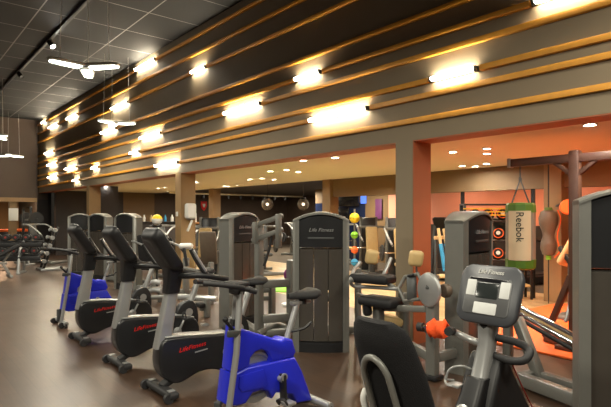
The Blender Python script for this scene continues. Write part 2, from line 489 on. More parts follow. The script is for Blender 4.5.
# tri-star pendants
def pendant(label, loc, R, rz, drop):
    t = thing('star_pendant_light', label, 'pendant light', loc, rz, 'three armed pendant lights under the dark ceiling')
    for k in range(3):
        a = 2*PI*k/3
        c, s = math.cos(a), math.sin(a)
        m = Matrix.Rotation(a, 4, 'Z')
        out = [(0.0, .12), (.16, .115), (R*.6, .10), (R*.93, .08), (R, .04), (R, -.04), (R*.93, -.08), (R*.6, -.10), (.16, -.115), (0, -.12)]
        MB(mtx=m).prism(out, 0, .045, 'xy', bev=.012).build('arm', 'fixture', t)
        inn = [(.09, .07), (.16, .085), (R*.6, .075), (R*.92, .06), (R*.96, .03), (R*.96, -.03), (R*.92, -.06), (R*.6, -.075), (.16, -.085), (.09, -.07)]
        MB(mtx=m).prism(inn, -.02, .002, 'xy', bev=.006).build('diffuser', 'led', t)
        p = (R*.7*c, R*.7*s)
        MB().cyl((p[0], p[1], .04), (p[0]*.9, p[1]*.9, drop), .0035, n=6).build('wire', 'fixture', t)
    return t
for lab, (u, v), R, rz in (('large three armed glowing pendant hanging nearest under the dark ceiling', (86, 68), .56, 1.2),
                           ('slim glowing pendant seen edge on in front of the slatted wall', (115, 123.5), .5, 1.45),
                           ('glowing pendant low at the photo edge before the brown end wall', (3, 159), .5, .2),
                           ('half seen pendant hung high at the photo edge above another pendant', (-4, 137), .5, .9)):
    p = on_z(u, v, EYE+2.25)
    if p.y > 22: p.y = 22.2
    pendant(lab, p, R, rz, ZC-p.z)

# black lighting track with spots
TX = 2.87
t = thing('lighting_track', 'long black lighting track fixed under the dark tile ceiling', 'track', (TX, 10, ZC), 0)
MB().box((0, 2, -.03), (.07, 22, .06), bev=.006).build('rail', 'black', t)
for (u, v, lit) in ((51, 43, 1), (20, 72, 0)):
    p = on_x(u, v, TX)
    h = thing('track_spotlight', 'small %s spotlight head hanging from the black track' % ('lit white' if lit else 'unlit black'), 'spotlight', (TX, p.y, ZC-.06))
    MB().cyl((0, 0, 0), (0, 0, -.07), .012).build('stem', 'black', h)
    d = V((.3, -.5, -.6)).normalized(); o = V((0, 0, -.11))
    MB().lathe([(0, -.09), (.045, -.09), (.055, -.05), (.06, .09), (.05, .09), (.045, .06)], o, d, 20).build('head', 'black', h)
    MB().lathe([(0, .075), (.05, .075), (.05, .068), (0, .068)], o, d, 18).build('lamp', 'spot' if lit else 'charcoal', h)

# a ceiling vent panel by the track
p = on_z(45, 12, ZC)
t = thing('ceiling_vent', 'rectangular grey vent panel set in the dark ceiling beside the track', 'vent', (2.1, 9.0, ZC))
MB().box((0, 0, -.012), (1.1, .55, .02), bev=.004).build('panel', 'charcoal', t)
MB().box((-.56, 0, -.016), (.025, .6, .03), bev=.003).build('edge_rail', 'fixture', t)

# ---------------------------------------------------------------- light
def area(name, loc, size, power, col, rot=(0, 0, 0), size_y=None, spread=180):
    d = bpy.data.lights.new(name, 'AREA'); d.energy = power; d.color = col; d.size = size; d.spread = math.radians(spread)
    if size_y: d.shape = 'RECTANGLE'; d.size_y = size_y
    else: d.shape = 'DISK'
    o = bpy.data.objects.new(name, d); COL.objects.link(o); o.location = loc; o.rotation_euler = rot
    return o
WARM = (1.0, .87, .66)
# extra area lamps added to brighten the lower room and its ceiling
for x, y in ((6.3, 8.2), (8.6, 8.4), (6.2, 13.0), (8.5, 14.0), (6.4, 19.5), (8.7, 18.0), (6.2, 5.8), (8.3, 6.2)):
    area('lower_room_fill', (x, y, ZI-.02), .1, DOWN_W*2, WARM, spread=150)
# orange lamps added as the mat's bounce light in the boxing corner
for x, y, w in ((7.4, 1.6, BOX_W), (7.8, 3.3, BOX_W), (11.3, 4.2, BOX_W*.8), (11.3, 6.8, BOX_W*.8)):
    area('boxing_bounce_fill', (x, y, ZI-.03), .25, w, (1.0, .55, .30), spread=170)
for y in (3.4, 5.6, 8.2):
    area('salmon_wall_lamp', (12.2, y, 2.5), .3, WALLW_W, (1.0, .72, .5), rot=(0, -.5, 0), spread=160)
# overhead area lamps added as general fill for the hall
for x, y, w in ((-1.6, 1.5, 1.3), (-1.6, 8, 1.5), (-1.2, 15, 1.5), (1.0, -1.5, 1.0), (2.4, 8.3, .7), (3.6, 14, .5), (1.5, 3.2, .55), (3.6, 0.6, .5)):
    area('overhead_lamp', (x, y, 3.8), .8, HALL_W*w, (1.0, .93, .76))
area('rear_room_lamp', (1.5, 26, 2.5), .8, 160, (1.0, .72, .42))
area('rear_room_lamp', (4.0, 25.5, 2.5), .8, 120, (1.0, .6, .35))
for x, y in ((12.5, 15.5), (11.8, 11.6), (11, 18.5), (14.5, 18.5), (14.8, 13.0)):
    area('lounge_lamp', (x, y, 2.5), .5, LOUNGE_W, WARM)

w = bpy.data.worlds.new('world'); SC.world = w; w.use_nodes = True
w.node_tree.nodes['Background'].inputs[0].default_value = (1.0, .85, .65, 1)
w.node_tree.nodes['Background'].inputs[1].default_value = .02
SC.view_settings.view_transform = 'Standard'; SC.view_settings.look = 'None'
SC.view_settings.exposure = EXPO; SC.view_settings.gamma = 1; SC.view_settings.use_curve_mapping = False
SC.cycles.use_denoising = True
SC.cycles.max_bounces = 8
SC.cycles.sample_clamp_indirect = 6
# ---------------------------------------------------------------- exercise bikes
def console_parts(root, m, w=.42, h=.36, th=.085, logo=True, small=False):
    """console: m maps local x = across (viewer's right), y = up the face, z = out of the face"""
    o = MB(mtx=m)
    out = rrect(w, h, .06, 5)
    out = [(x*(1-.06*(.5-y/h)), y+.022*(1-(2*x/w)**2)*(1 if y > 0 else -.5)) for x, y in out]
    rings = []
    for z, s in ((-th, .72), (-th*.8, .88), (-th*.35, .97), (-.012, 1.0), (0, .985), (.006, .95)):
        rings.append([(x*s, y*s, z) for x, y in out])
    con = o.loft(rings).build('console', 'charcoal' if not small else 'black', root, ang=50)
    MB(mtx=m).prism(rrect(w*.72, h*.66, .02, 4, (0, -.01)), .0, .010, 'xy', bev=.003).build('face_plate', 'plate', con)
    MB(mtx=m).prism(rrect(w*.34, h*.28, .006, 3, (-.002, .02)), .002, .013, 'xy', bev=.002).build('screen', 'lcd', con)
    for sx in (-1, 1):
        MB(mtx=m).prism(rrect(w*.15, h*.29, .006, 3, (sx*w*.265, .03)), .002, .0125, 'xy', bev=.002).build('keypad', 'keypad', con)
    MB(mtx=m).prism(rrect(w*.36, h*.2, .006, 3, (0, -h*.25)), .002, .0125, 'xy', bev=.002).build('keypad', 'keypad', con)
    MB(mtx=m).prism(rrect(w*.62, h*.075, .004, 3, (0, h*.255)), .002, .0115, 'xy', bev=.002).build('display_strip', 'black_gloss', con)
    if logo:
        MB(mtx=m).text('Life Fitness', w*.09, Matrix.Translation((0, h*.405, .006)), .003, .25).build('logo_lettering', 'white', con)
    return con

def upright_bike(label, loc):
    t = thing('upright_exercise_bike', label, 'exercise bike', loc, 0, 'upright exercise bikes in a row')
    # stabiliser feet
    f = MB().box((-.04, 0, .055), (.10, .54, .06), bev=.022, seg=3)
    f.build('front_foot', 'rubber', t)
    for s in (-1, 1):
        MB().cyl((-.085, s*.225, .042), (-.085, s*.265, .042), .042, n=18).build('transport_wheel', 'rubber', t)
        MB().box((-.04, s*.2, .088), (.06, .05, .012), bev=.004).build('bolt_plate', 'silver', t)
    MB().box((1.16, 0, .045), (.09, .52, .06), bev=.022, seg=3).build('rear_foot', 'rubber', t)
    MB().bar((-.04, 0, .075), (.36, 0, .27), .10, .05, .012).build('front_strut', 'rubber', t)
    MB().bar((.78, 0, .25), (1.15, 0, .06), .10, .05, .012).build('rear_strut', 'steel_dark', t)
    # side shroud
    out = [(-.085, .42), (-.095, .30), (-.06, .19), (.02, .115), (.10, .095), (.19, .12), (.30, .155), (.42, .155), (.55, .12), (.68, .105), (.78, .12), (.85, .20), (.86, .32), (.80, .42), (.66, .46), (.45, .475), (.20, .50), (.0, .51), (-.06, .48)]
    c = catmull([V((x, z, 0)) for x, z in out], 3, True)
    pts = [(p.x, p.y) for p in c]
    MB().prism(pts, -.085, .085, 'xz', bev=.022, seg=3).build('shroud', 'shroud_dark', t, ang=50)
    top = [(-.03, .515), (.20, .505), (.45, .48), (.66, .465), (.80, .425)]
    b = MB()
    b.tube([V((x, 0, z)) for x, z in top], [.07]*17, 10, smooth=4, flat=.22).build('top_trim', 'silver', t)
    lg = MB()
    mm = frame((1, 0, 0), (0, 0, 1), (0, -1, 0), (.22, -.0855, .40))
    rot = Matrix.Rotation(.10, 4, 'Z')
    lg.text('LifeFitness', .056, mm @ rot, .002, .3, 1.15); lg.build('logo_lettering', 'red', t)
    MB().box((.31, -.086, .352), (.13, .004, .012), (0, -.10, 0), bev=.001).build('shroud_stripe', 'silver', t)
    # mast and neck
    MB().loft([[(x+dx, y, z) for x, y in rrect(a, w, .025, 4)] for z, dx, a, w in ((.42, -.035, .15, .10), (.60, -.005, .135, .095), (.92, .055, .115, .09))]).build('mast', 'silver', t)
    MB().loft([[(x+dx, y, z) for x, y in rrect(a, w, .03, 4)] for z, dx, a, w in ((.90, .05, .135, .115), (1.0, .065, .14, .13), (1.10, .07, .15, .17), (1.18, .05, .13, .19))]).build('neck', 'black', t)
    # console leans away from the rider, who sits at +x
    zx = V((.83, 0, .55)).normalized(); up = V((-.55, 0, .83)).normalized()
    console_parts(t, frame((0, 1, 0), up, zx, (-.005, 0, 1.305)), .36, .42, .10, small=True)
    MB(mtx=frame((0, 1, 0), up, zx, (-.145, 0, 1.365))).prism(rrect(.18, .05, .02, 4), -.012, .0, 'xy', bev=.005).build('rear_grip', 'charcoal', t)
    # handlebars: a grip towards the rider and a horn
    for s in (-1, 1):
        MB().tube([(.10, s*.05, 1.05), (.16, s*.17, 1.06), (.26, s*.235, 1.06), (.40, s*.235, 1.03), (.50, s*.225, 1.01)], .027, 10, smooth=4).build('handlebar', 'black', t)
        MB().tube([(.30, s*.235, 1.06), (.25, s*.24, 1.10), (.17, s*.235, 1.22), (.13, s*.23, 1.30)], .020, 10, smooth=4).build('horn_grip', 'rubber', t)
        MB().tube([(.265, s*.252, 1.10), (.185, s*.25, 1.22), (.145, s*.245, 1.29)], .0145, 8, smooth=3).build('pulse_sensor', 'silver', t)
    # cranks and pedals
    MB().cyl((.58, -.115, .30), (.58, .115, .30), .028).build('crank_axle', 'silver', t)
    for s, a in ((-1, .5), (1, .5+PI)):
        e = V((.58+.17*math.sin(a), s*.12, .30+.17*math.cos(a)))
        MB().bar((.58, s*.115, .30), e, .018, .036, .006, (0, 1, 0)).build('crank', 'silver', t)
        p = MB().box(e+V((0, s*.06, 0)), (.10, .10, .03), bev=.008).build('pedal', 'rubber', t)
        MB().tube([e+V((-.04, s*.02, .01)), e+V((-.04, s*.03, .06)), e+V((-.04, s*.08, .06)), e+V((-.04, s*.105, .01))], .006, 6, smooth=3, flat=2).build('strap', 'black', p)
    MB().lathe([(.0, 0), (.045, 0), (.05, .012), (.03, .02), (0, .02)], (.58, -.086, .30), (0, -1, 0), 20).build('crank_cap', 'silver', t)
    # rear housing with ring, seat post, saddle
    MB().prism([(p.x, p.y) for p in catmull([V((x, z, 0)) for x, z in ((.60, .42), (.62, .54), (.70, .61), (.80, .61), (.86, .50), (.86, .34), (.80, .26), (.68, .28))], 3, True)], -.05, .05, 'xz', bev=.015).build('rear_housing', 'black', t)
    MB().lathe([(.028, 0), (.044, 0), (.044, .008), (.028, .008)], (.745, -.05, .49), (0, -1, 0), 20).build('housing_ring', 'silver', t)
    MB().tube([(.76, 0, .52), (.90, 0, .88)], .034, 12).build('seat_post', 'silver', t)
    saddle(t, (.93, 0, .93), -1, 1.0)
    return t

def saddle(t, c, dr, sc=1.0, m='upholstery', name='saddle'):
    """bike saddle, nose towards dr on the x axis"""
    prof = [(-.13, .10, .02), (-.11, .115, .03), (-.06, .118, .035), (0, .09, .034), (.06, .05, .03), (.12, .03, .026), (.15, .018, .02)]
    rings = []
    for x, hw, th in prof:
        ring = []
        for k in range(14):
            a = 2*PI*k/14
            zz = math.sin(a)*th
            ring.append(((c[0]+dr*x*sc), c[1]+math.cos(a)*hw*sc, c[2]+zz*sc+(.02 if x < -.08 else 0)+(-.02*(abs(math.cos(a))**3) if zz < .01 else 0)))
        rings.append(ring)
    b = MB().loft(rings).build(name, m, t, ang=60)
    MB().lathe([(.0, 0), (.035, 0), (.035, .05), (0, .05)], (c[0], c[1], c[2]-.075), (0, 0, 1), 12).build('saddle_clamp', 'black', b)
    return b

bikes = []
P = upright_bike('black upright bike nearest the camera of three, beside the blue spin bike', (1.97, 4.32, 0)); bikes.append(P)
dup(P, (1.98, 5.40, 0), 0, 'black upright bike standing between the two other upright bikes')
dup(P, (2.0, 6.77, 0), 0, 'black upright bike farthest of three, beside the distant blue spin bike')

# ---- blue spin bikes
def spin_bike(label, loc):
    t = thing('spin_bike', label, 'spin bike', loc, 0, 'blue spin bikes')
    MB().tube([(0, -.27, .06), (0, .27, .06)], .032, 12).build('front_foot', 'silver', t)
    MB().tube([(.86, -.25, .06), (.86, .25, .06)], .032, 12).build('rear_foot', 'silver', t)
    for s in (-1, 1):
        MB().cyl((-.05, s*.2, .04), (-.05, s*.235, .04), .04, n=16).build('transport_wheel', 'rubber', t)
        MB().cyl((0, s*.255, .0), (0, s*.255, .06), .022, n=12).build('levelling_foot', 'rubber', t)
        MB().cyl((.86, s*.235, .0), (.86, s*.235, .06), .022, n=12).build('levelling_foot', 'rubber', t)
    # flywheel
    MB().lathe([(.0, -.02), (.05, -.03), (.06, -.015), (.15, -.012), (.16, -.024), (.205, -.024), (.21, 0), (.205, .024), (.16, .024), (.15, .012), (.06, .015), (.05, .03), (0, .02)], (.29, 0, .37), (0, 1, 0), 40).build('flywheel', 'silver', t)
    # blue frame cover: sloping upper body with an open window over the wheel, chain guard below
    y0, y1 = -.075, .075
    MB().prism([(.075, .775), (.12, .765), (.50, .612), (.535, .625), (.61, .605), (.645, .50), (.62, .462), (.40, .466), (.40, .50), (.365, .55), (.31, .575), (.25, .565), (.21, .53), (.20, .466), (.10, .45), (.04, .46)], y0, y1, 'xz', bev=.016).build('upper_cover', 'blue', t, ang=50)
    MB().prism([(.03, .452), (.09, .445), (.17, .468), (.38, .465), (.625, .465), (.70, .34), (.76, .20), (.81, .075), (.64, .09), (.60, .17), (.44, .22), (.40, .18), (.36, .25), (.30, .27), (.22, .265), (.16, .20), (.08, .20), (.0, .23)], y0-.012, y1+.012, 'xz', bev=.018).build('chain_guard', 'blue', t, ang=50)
    MB().prism([(.10, .42), (.31, .43), (.345, .31), (.32, .29), (.12, .30), (.09, .34)], y0-.022, y0-.008, 'xz', bev=.006).build('side_panel', 'blue', t)
    # fork, bars
    MB().tube([(-.03, -.115, .06), (.06, -.11, .60), (.13, -.05, 1.03)], .024, 12).build('front_post', 'silver', t)
    MB().tube([(-.02, .06, .06), (.12, .055, .60), (.15, .03, 1.03)], .022, 12).build('fork_blade', 'silver', t)
    MB().bar((.13, -.07, 1.03), (.13, .07, 1.03), .06, .05, .012).build('bar_clamp', 'black', t)
    MB().tube([(.15, -.17, 1.055), (.12, -.1, 1.06), (.11, 0, 1.06), (.12, .1, 1.06), (.15, .17, 1.055)], .019, 10, smooth=4).build('handlebar', 'black', t)
    for s in (-1, 1):
        MB().tube([(.12, s*.12, 1.065), (.02, s*.13, 1.09), (-.14, s*.08, 1.115), (-.18, s*.06, 1.12)], .019, 10, smooth=4).build('forward_grip', 'rubber', t)
        MB().tube([(.14, s*.16, 1.056), (.19, s*.175, 1.04)], .022, 10).build('side_grip', 'rubber', t)
    MB().prism(rrect(.13, .20, .03, 4, (.13, 0)), 1.075, 1.10, 'xy', bev=.010).build('bar_pad', 'upholstery', t)
    MB().tube([(.085, 0, .74), (.105, 0, .82)], .026, 12).build('resistance_stem', 'black', t)
    k = MB().tube([(.09, -.04, .73), (.02, -.08, .80), (-.02, -.09, .84)], .014, 8).build('brake_lever', 'black', t)
    MB().ball((-.02, -.09, .85), .022).build('knob', 'black', k)
    MB().bar((-.01, -.10, .745), (.10, -.10, .735), .03, .05, .01).build('lever_mount', 'steel_dark', t)
    # seat
    MB().tube([(.57, 0, .50), (.72, 0, .895)], .026, 12).build('seat_post', 'silver', t)
    MB().tube([(.63, -.03, .66), (.70, -.11, .69), (.75, -.14, .74)], .011, 8, smooth=3).build('seat_lever', 'black', t)
    MB().box((.75, 0, .880), (.20, .05, .03), bev=.008).build('seat_slider', 'silver', t)
    saddle(t, (.77, 0, .94), -1, 1.0)
    # cranks
    MB().cyl((.47, -.13, .33), (.47, .13, .33), .026).build('crank_axle', 'silver', t)
    for s, a in ((-1, PI-.05), (1, -.05)):
        e = V((.47+.17*math.sin(a), s*.125, .33+.17*math.cos(a)))
        MB().bar((.47, s*.125, .37 if s < 0 else .29), e, .025, .075, .02, (0, 1, 0)).build('crank', 'black', t)
        p = MB().box(e+V((0, s*.06, 0)), (.09, .09, .025), bev=.008).build('pedal', 'silver', t)
        MB().tube([e+V((-.06, s*.03, 0)), e+V((-.09, s*.04, .04)), e+V((-.07, s*.09, .05)), e+V((-.04, s*.10, .01))], .008, 6, smooth=3, flat=2).build('toe_cage', 'black', p)
    MB().lathe([(0, 0), (.03, 0), (.03, .012), (0, .016)], (.47, -.138, .35), (0, -1, 0), 18).build('crank_cap', 'silver', t)
    MB().bar((.62, -.0, .09), (.86, 0, .06), .06, .05, .01).build('rear_stay', 'steel_dark', t)
    MB().bar((-.03, 0, .06), (-.03, 0, .24), .05, .05, .01).build('front_stay', 'steel_dark', t)
    return t
S = spin_bike('blue spin bike in the foreground before the tall weight tower', (1.93, 3.28, 0))
dup(S, (2.03, 7.97, 0), 0, 'distant blue spin bike at the far end of the bike row')

# ---- the recumbent bike in the foreground, facing +x
def recumbent(label, loc):
    t = thing('recumbent_bike', label, 'exercise bike', loc, 0)
    # origin below the seat back; console about 0.8 m ahead
    # seat back leans to -x at the top
    ax = V((.20, 0, -.56)).normalized()    # down the seat back
    nx = V((.56, 0, .20)).normalized()     # towards the sitter
    top = V((-.065, 0, 1.155))
    m = frame((0, 1, 0), -ax, nx*-1 if False else nx, top)
    # outline in (y, down)
    rings = []
    def hw(s):
        pts = [(0, .10), (.03, .138), (.10, .156), (.25, .178), (.42, .186), (.52, .172), (.60, .13), (.63, .085)]
        for (a, b), (c, d) in zip(pts, pts[1:]):
            if s <= c: return b+(d-b)*(s-a)/(c-a)
        return .10
    N = 18
    for i in range(N+1):
        s = .63*i/N
        h = hw(s); th = .045*min(1, .35+s*9, .35+(.63-s)*9)
        ring = []
        for k in range(18):
            a = 2*PI*k/18
            y = math.copysign(abs(math.cos(a))**.55, math.cos(a))*h
            w = math.copysign(abs(math.sin(a))**.8, math.sin(a))*th+.05*(y/.21)**2*1.0
            p = top+ax*s+nx*w+V((0, y, 0))
            ring.append(p)
        rings.append(ring)
    bk = MB().loft(rings).build('backrest', 'fabric_black', t, ang=60)
    # piped rim along the top
    rim = [top+ax*(.005+.63*0)+nx*.0+V((0, y, 0)) for y in (-.10, 0, .10)]
    # U shaped tube on the rear
    U = [(.72, -.080), (.28, -.072), (.20, -.064), (.155, -.036), (.14, 0), (.155, .036), (.20, .064), (.28, .072), (.72, .080)]
    MB().tube([top+ax*s-nx*(.060 if s < .5 else .05)+V((0, y, 0)) for s, y in U], .0145, 10, smooth=3).build('back_tube', 'steel', t)
    # side handles
    for s in (-1, 1):
        MB().tube([V((.16, s*.12, .50)), V((.16, s*.24, .50)), V((.18, s*.255, .58)), V((.30, s*.255, .64)), V((.42, s*.255, .63))] if s < 0 else
                  [V((.10, .10, .60)), V((.06, .13, .66)), V((.03, .145, .76)), V((.04, .14, .81))], .016, 10, smooth=4).build('side_handle', 'white' if s > 0 else 'steel_dark', t)
    # seat
    MB().prism(rrect(.40, .42, .10, 6, (.42, 0)), .50, .585, 'xy', bev=.03, seg=3).build('seat', 'upholstery', t, ang=60)
    MB().box((.33, 0, .48), (.36, .16, .05), bev=.01).build('seat_carriage', 'steel_dark', t)
    MB().bar((.0, 0, .36), (.95, 0, .36), .11, .10, .02).build('rail', 'silver', t)
    MB().bar((.25, 0, .36), (.30, 0, .48), .08, .10, .02).build('seat_support', 'steel_dark', t)
    MB().bar((.0, 0, .36), (-.06, 0, .08), .09, .08, .02).build('rear_support', 'silver', t)
    MB().box((-.07, 0, .05), (.09, .52, .06), bev=.02, seg=3).build('rear_foot', 'rubber', t)
    MB().box((1.28, 0, .05), (.09, .52, .06), bev=.02, seg=3).build('front_foot', 'rubber', t)
    # front shroud, widening towards the floor
    out = [(.70, .30), (.62, .42), (.68, .60), (.76, .78), (.82, .865), (.88, .83), (.96, .72), (1.08, .57), (1.22, .42), (1.34, .26), (1.36, .12), (1.22, .09), (1.0, .12), (.82, .20)]
    MB().prism([(p.x, p.y) for p in catmull([V((x, z, 0)) for x, z in out], 3, True)], -.10, .10, 'xz', bev=.025, seg=3).build('shroud', 'black', t, ang=50)
    MB().tube([(.885, -.1, .83), (.965, -.1, .72), (1.085, -.1, .57), (1.225, -.1, .42)], .004, 6, smooth=3).build('shroud_edge_reflection', 'dark_red', t)  # thin red line drawn for the orange reflection along the shroud edge
    MB().cyl((.98, -.13, .36), (.98, .13, .36), .026).build('crank_axle', 'silver', t)
    for s, a in ((-1, .9), (1, .9+PI)):
        e = V((.98+.17*math.sin(a), s*.14, .36+.17*math.cos(a)))
        MB().bar((.98, s*.13, .36), e, .018, .036, .006, (0, 1, 0)).build('crank', 'silver', t)
        p = MB().box(e+V((0, s*.06, 0)), (.10, .10, .03), bev=.008).build('pedal', 'rubber', t)
        MB().tube([e+V((-.04, s*.02, .01)), e+V((-.06, s*.03, .07)), e+V((-.06, s*.08, .07)), e+V((-.04, s*.105, .01))], .006, 6, smooth=3, flat=2).build('strap', 'black', p)
    # mast
    MB().loft([[(x+dx, y, z) for x, y in rrect(a, w, .03, 4)] for z, dx, a, w in ((.50, .66, .12, .11), (.72, .755, .105, .095), (.92, .82, .085, .085), (1.05, .835, .10, .10))]).build('mast', 'silver', t)
    MB().loft([[(x+dx, y, z) for x, y in rrect(a, w, .03, 4)] for z, dx, a, w in ((.48, .60, .12, .125), (.62, .665, .12, .13), (.76, .745, .10, .115))]).build('mast_cover', 'black', t)
    MB().lathe([(.0, 0), (.04, 0), (.045, .012), (.03, .022), (0, .022)], (.60, -.0, .60), (-1, 0, .35), 22).build('dial', 'silver', t)
    # bottle cage
    b = MB().tube([(.76, .055, .78), (.71, .09, .80), (.67, .13, .78), (.66, .15, .72)], .006, 8, smooth=4)
    b.tube([(.74, .055, .70), (.70, .08, .70), (.65, .12, .70), (.66, .15, .72), (.72, .14, .71)], .006, 8, smooth=4).build('bottle_cage', 'silver', t)
    MB().box((.69, .105, .70), (.07, .07, .016), bev=.006).build('cage_tray', 'silver', t)
    # handlebars reach back to the rider
    for s in (-1, 1):
        L = [(.82, s*.03, .91), (.82, s*.10, .92), (.79, s*.16, .945), (.75, s*.175, .965), (.70, s*.155, .975)] if s > 0 else \
            [(.84, s*.04, .955), (.84, s*.15, .95), (.80, s*.24, .935), (.755, s*.24, .895), (.76, s*.18, .875), (.80, s*.10, .865), (.82, s*.04, .865)]
        MB().tube(L, .020, 10, smooth=4).build('handlebar', 'silver' if s > 0 else 'rubber', t)
        if s > 0:
            MB().tube([(.755, .173, .963), (.72, .163, .973), (.685, .148, .975)], .024, 10).build('grip', 'rubber', t)
    zx = V((-.95, 0, .32)).normalized(); up = V((.32, 0, .95)).normalized()
    console_parts(t, frame((0, -1, 0), up, zx, (.80, -.015, 1.18)), .362, .298, .085)
    MB().lathe([(.0, -.04), (.035, -.04), (.045, 0), (.035, .03), (0, .03)], (.82, 0, 1.03), (0, 0, 1), 16).build('console_joint', 'black', t)
    return t
recumbent('black recumbent bike in front, its large grey console facing the camera', (1.66, 1.47, 0))
# ---------------------------------------------------------------- strength machines
def tower(t, c, face, h=1.635, w=.66, dep=.20, org=(0, 0, 0), logo=True, parts=3):
    """weight stack tower: convex smoked shroud between two grey uprights. c floor point (world), face: angle of the front's normal"""
    nx, ny = math.cos(face), math.sin(face)
    across = V((-ny, nx, 0))                       # viewer's right when looking at the front is -across... kept symmetric
    R = frame(-across if False else across*-1*-1, (-nx, -ny, 0), (0, 0, 1), c)
    # local frame: x across, y into the tower, z up ; front is at -y
    hw = w/2; pw = .075
    def ztop(x): return h-.095*(x/hw)**2
    def yb(x, k=1.0): return (dep/2+.05*(1-(x/hw)**2))*k
    def shell(x0, x1, z0, z1, k, n=8, lip=0):
        rings = []
        for i in range(n+1):
            x = x0+(x1-x0)*i/n
            zt = z1(x) if callable(z1) else z1
            zb = z0(x) if callable(z0) else z0
            y = yb(x, k)
            rings.append([(x, -y, zb), (x, -y, zt-.015), (x, -y+.02, zt), (x, y-.02, zt), (x, y, zt-.015), (x, y, zb)])
        return rings
    o = org
    g = MB(org=o, mtx=R)
    for s in (-1, 1):
        MB(org=o, mtx=R).loft(shell(s*hw-(pw if s > 0 else 0), s*hw+(pw if s < 0 else 0), 0, ztop, 1.06, 4)).build('upright', 'steel', t, ang=50)
    a, b = -hw+pw, hw-pw
    MB(org=o, mtx=R).loft(shell(a, b, 1.22, lambda x: ztop(x)-.03, .97, 10)).build('header', 'shroud_dark', t, ang=50)
    for i in range(parts):
        x0 = a+(b-a)*i/parts+.004; x1 = a+(b-a)*(i+1)/parts-.004
        MB(org=o, mtx=R).loft(shell(x0, x1, .13, 1.205, .93, 4)).build('shroud_panel', 'shroud', t, ang=50)
    MB(org=o, mtx=R).loft(shell(a, b, .0, .12, 1.02, 10)).build('plinth', 'black', t, ang=50)
    MB(org=o, mtx=R).loft(shell(-hw, hw, lambda x: ztop(x)-.028, lambda x: ztop(x)+.006, 1.12, 12)).build('top_cap', 'steel', t, ang=50)
    if logo:
        m = R @ frame((1, 0, 0), (0, 0, 1), (0, -1, 0), (0, -yb(0, .97)-.002, 1.425))
        MB(org=o, mtx=m).text('Life Fitness', .058, Matrix.Identity(4), .003, .3, 1.1).build('logo_lettering', 'silver', t)
        m = R @ frame((1, 0, 0), (0, 0, 1), (0, -1, 0), (0, -yb(0, .97)-.002, 1.33))
        MB(org=o, mtx=m).box((0, 0, 0), (.30, .022, .006), bev=.001).build('header_line', 'steel_dark', t)
    return R

def machine(name, label, cat, loc, group='strength machines with weight towers'):
    return thing(name, label, cat, loc, 0, group)

# --- A: tower facing the camera, upright frame on its left
A0 = V((4.04, 4.56, 0))
t = machine('shoulder_press_machine', 'grey weight tower machine with smoked front panel facing the camera behind the spin bike saddle', 'weight machine', A0)
tower(t, A0, math.radians(228), org=A0, w=.66)
B = lambda: MB(org=A0)
B().bar((4.2, 4.72, .06), (4.62, 5.1, .06), .10, .09, .02).build('base_rail', 'steel', t)
B().box((4.72, 5.1, .06), (.6, .12, .09), (0, 0, -.8), bev=.02).build('base_rail', 'steel', t)
B().bar((4.72, 5.1, .1), (4.72, 5.1, .45), .10, .10, .02).build('seat_post', 'steel', t)
B().box((4.72, 5.1, .49), (.40, .36, .08), (0, 0, -.5), bev=.03, seg=3).build('seat', 'upholstery', t)
B().box((4.88, 5.2, .85), (.36, .09, .60), (.1, 0, -.7), bev=.04, seg=3).build('backrest', 'upholstery', t)

# --- C: machine with tower, post, cross bars and the double slanted arm
C0 = V((4.06, 6.38, 0))
t = machine('pulldown_machine', 'grey machine with a double slanted arm and open frame between two weight towers', 'weight machine', C0)
tower(t, C0, math.radians(-80), org=C0, w=.60)
B = lambda: MB(org=C0)
pb = at(259, 338, 6.72); pt = at(259, 224, 6.72); pb.z = 0
B().bar(pb, V((pb.x, pb.y, pt.z)), .10, .10, .02, (0, 1, 0)).build('post', 'steel', t)
pc = at(293, 284, 6.3)
for v in (284, 319):
    a = at(262, v, 6.70); b = at(291, v+1, 6.85)
    b.z = a.z
    B().bar(a, b, .09, .11, .02).build('cross_bar', 'steel', t)
    pe = b
pb2 = V((pe.x, pe.y, 0))
B().bar(pb2, pb2+V((0, 0, 1.0)), .10, .10, .02, (0, 1, 0)).build('post', 'steel', t)
B().bar((pb.x, pb.y, .05), (pb2.x, pb2.y, .05), .11, .08, .02).build('base_rail', 'steel', t)
B().bar((pb.x, pb.y, .05), (C0.x, C0.y-.1, .05), .11, .08, .02).build('base_rail', 'steel', t)
for v0, v1 in ((226, 216), (240, 230)):
    a = at(254, v0, 6.63); b = at(281, v1, 6.55)
    B().bar(a, b, .045, .06, .012).build('swing_arm', 'steel', t)
    for q in (a, b):
        B().ball(q, .036, n=12).build('pivot_cap', 'steel', t)
a = at(259, 222, 6.6); b = at(259, 242, 6.6)
B().bar(at(278.5, 214, 6.5), at(278.5, 248, 6.5), .07, .06, .012, (0, 1, 0)).build('link_plate', 'steel', t)
B().bar(at(255, 222, 6.6), at(255, 244, 6.6), .06, .06, .012, (0, 1, 0)).build('link_plate', 'steel', t)
B().tube([at(272, 236, 6.6), at(269, 250, 6.6), at(264, 266, 6.6)], .018, 8, smooth=3).build('handle', 'rubber', t)
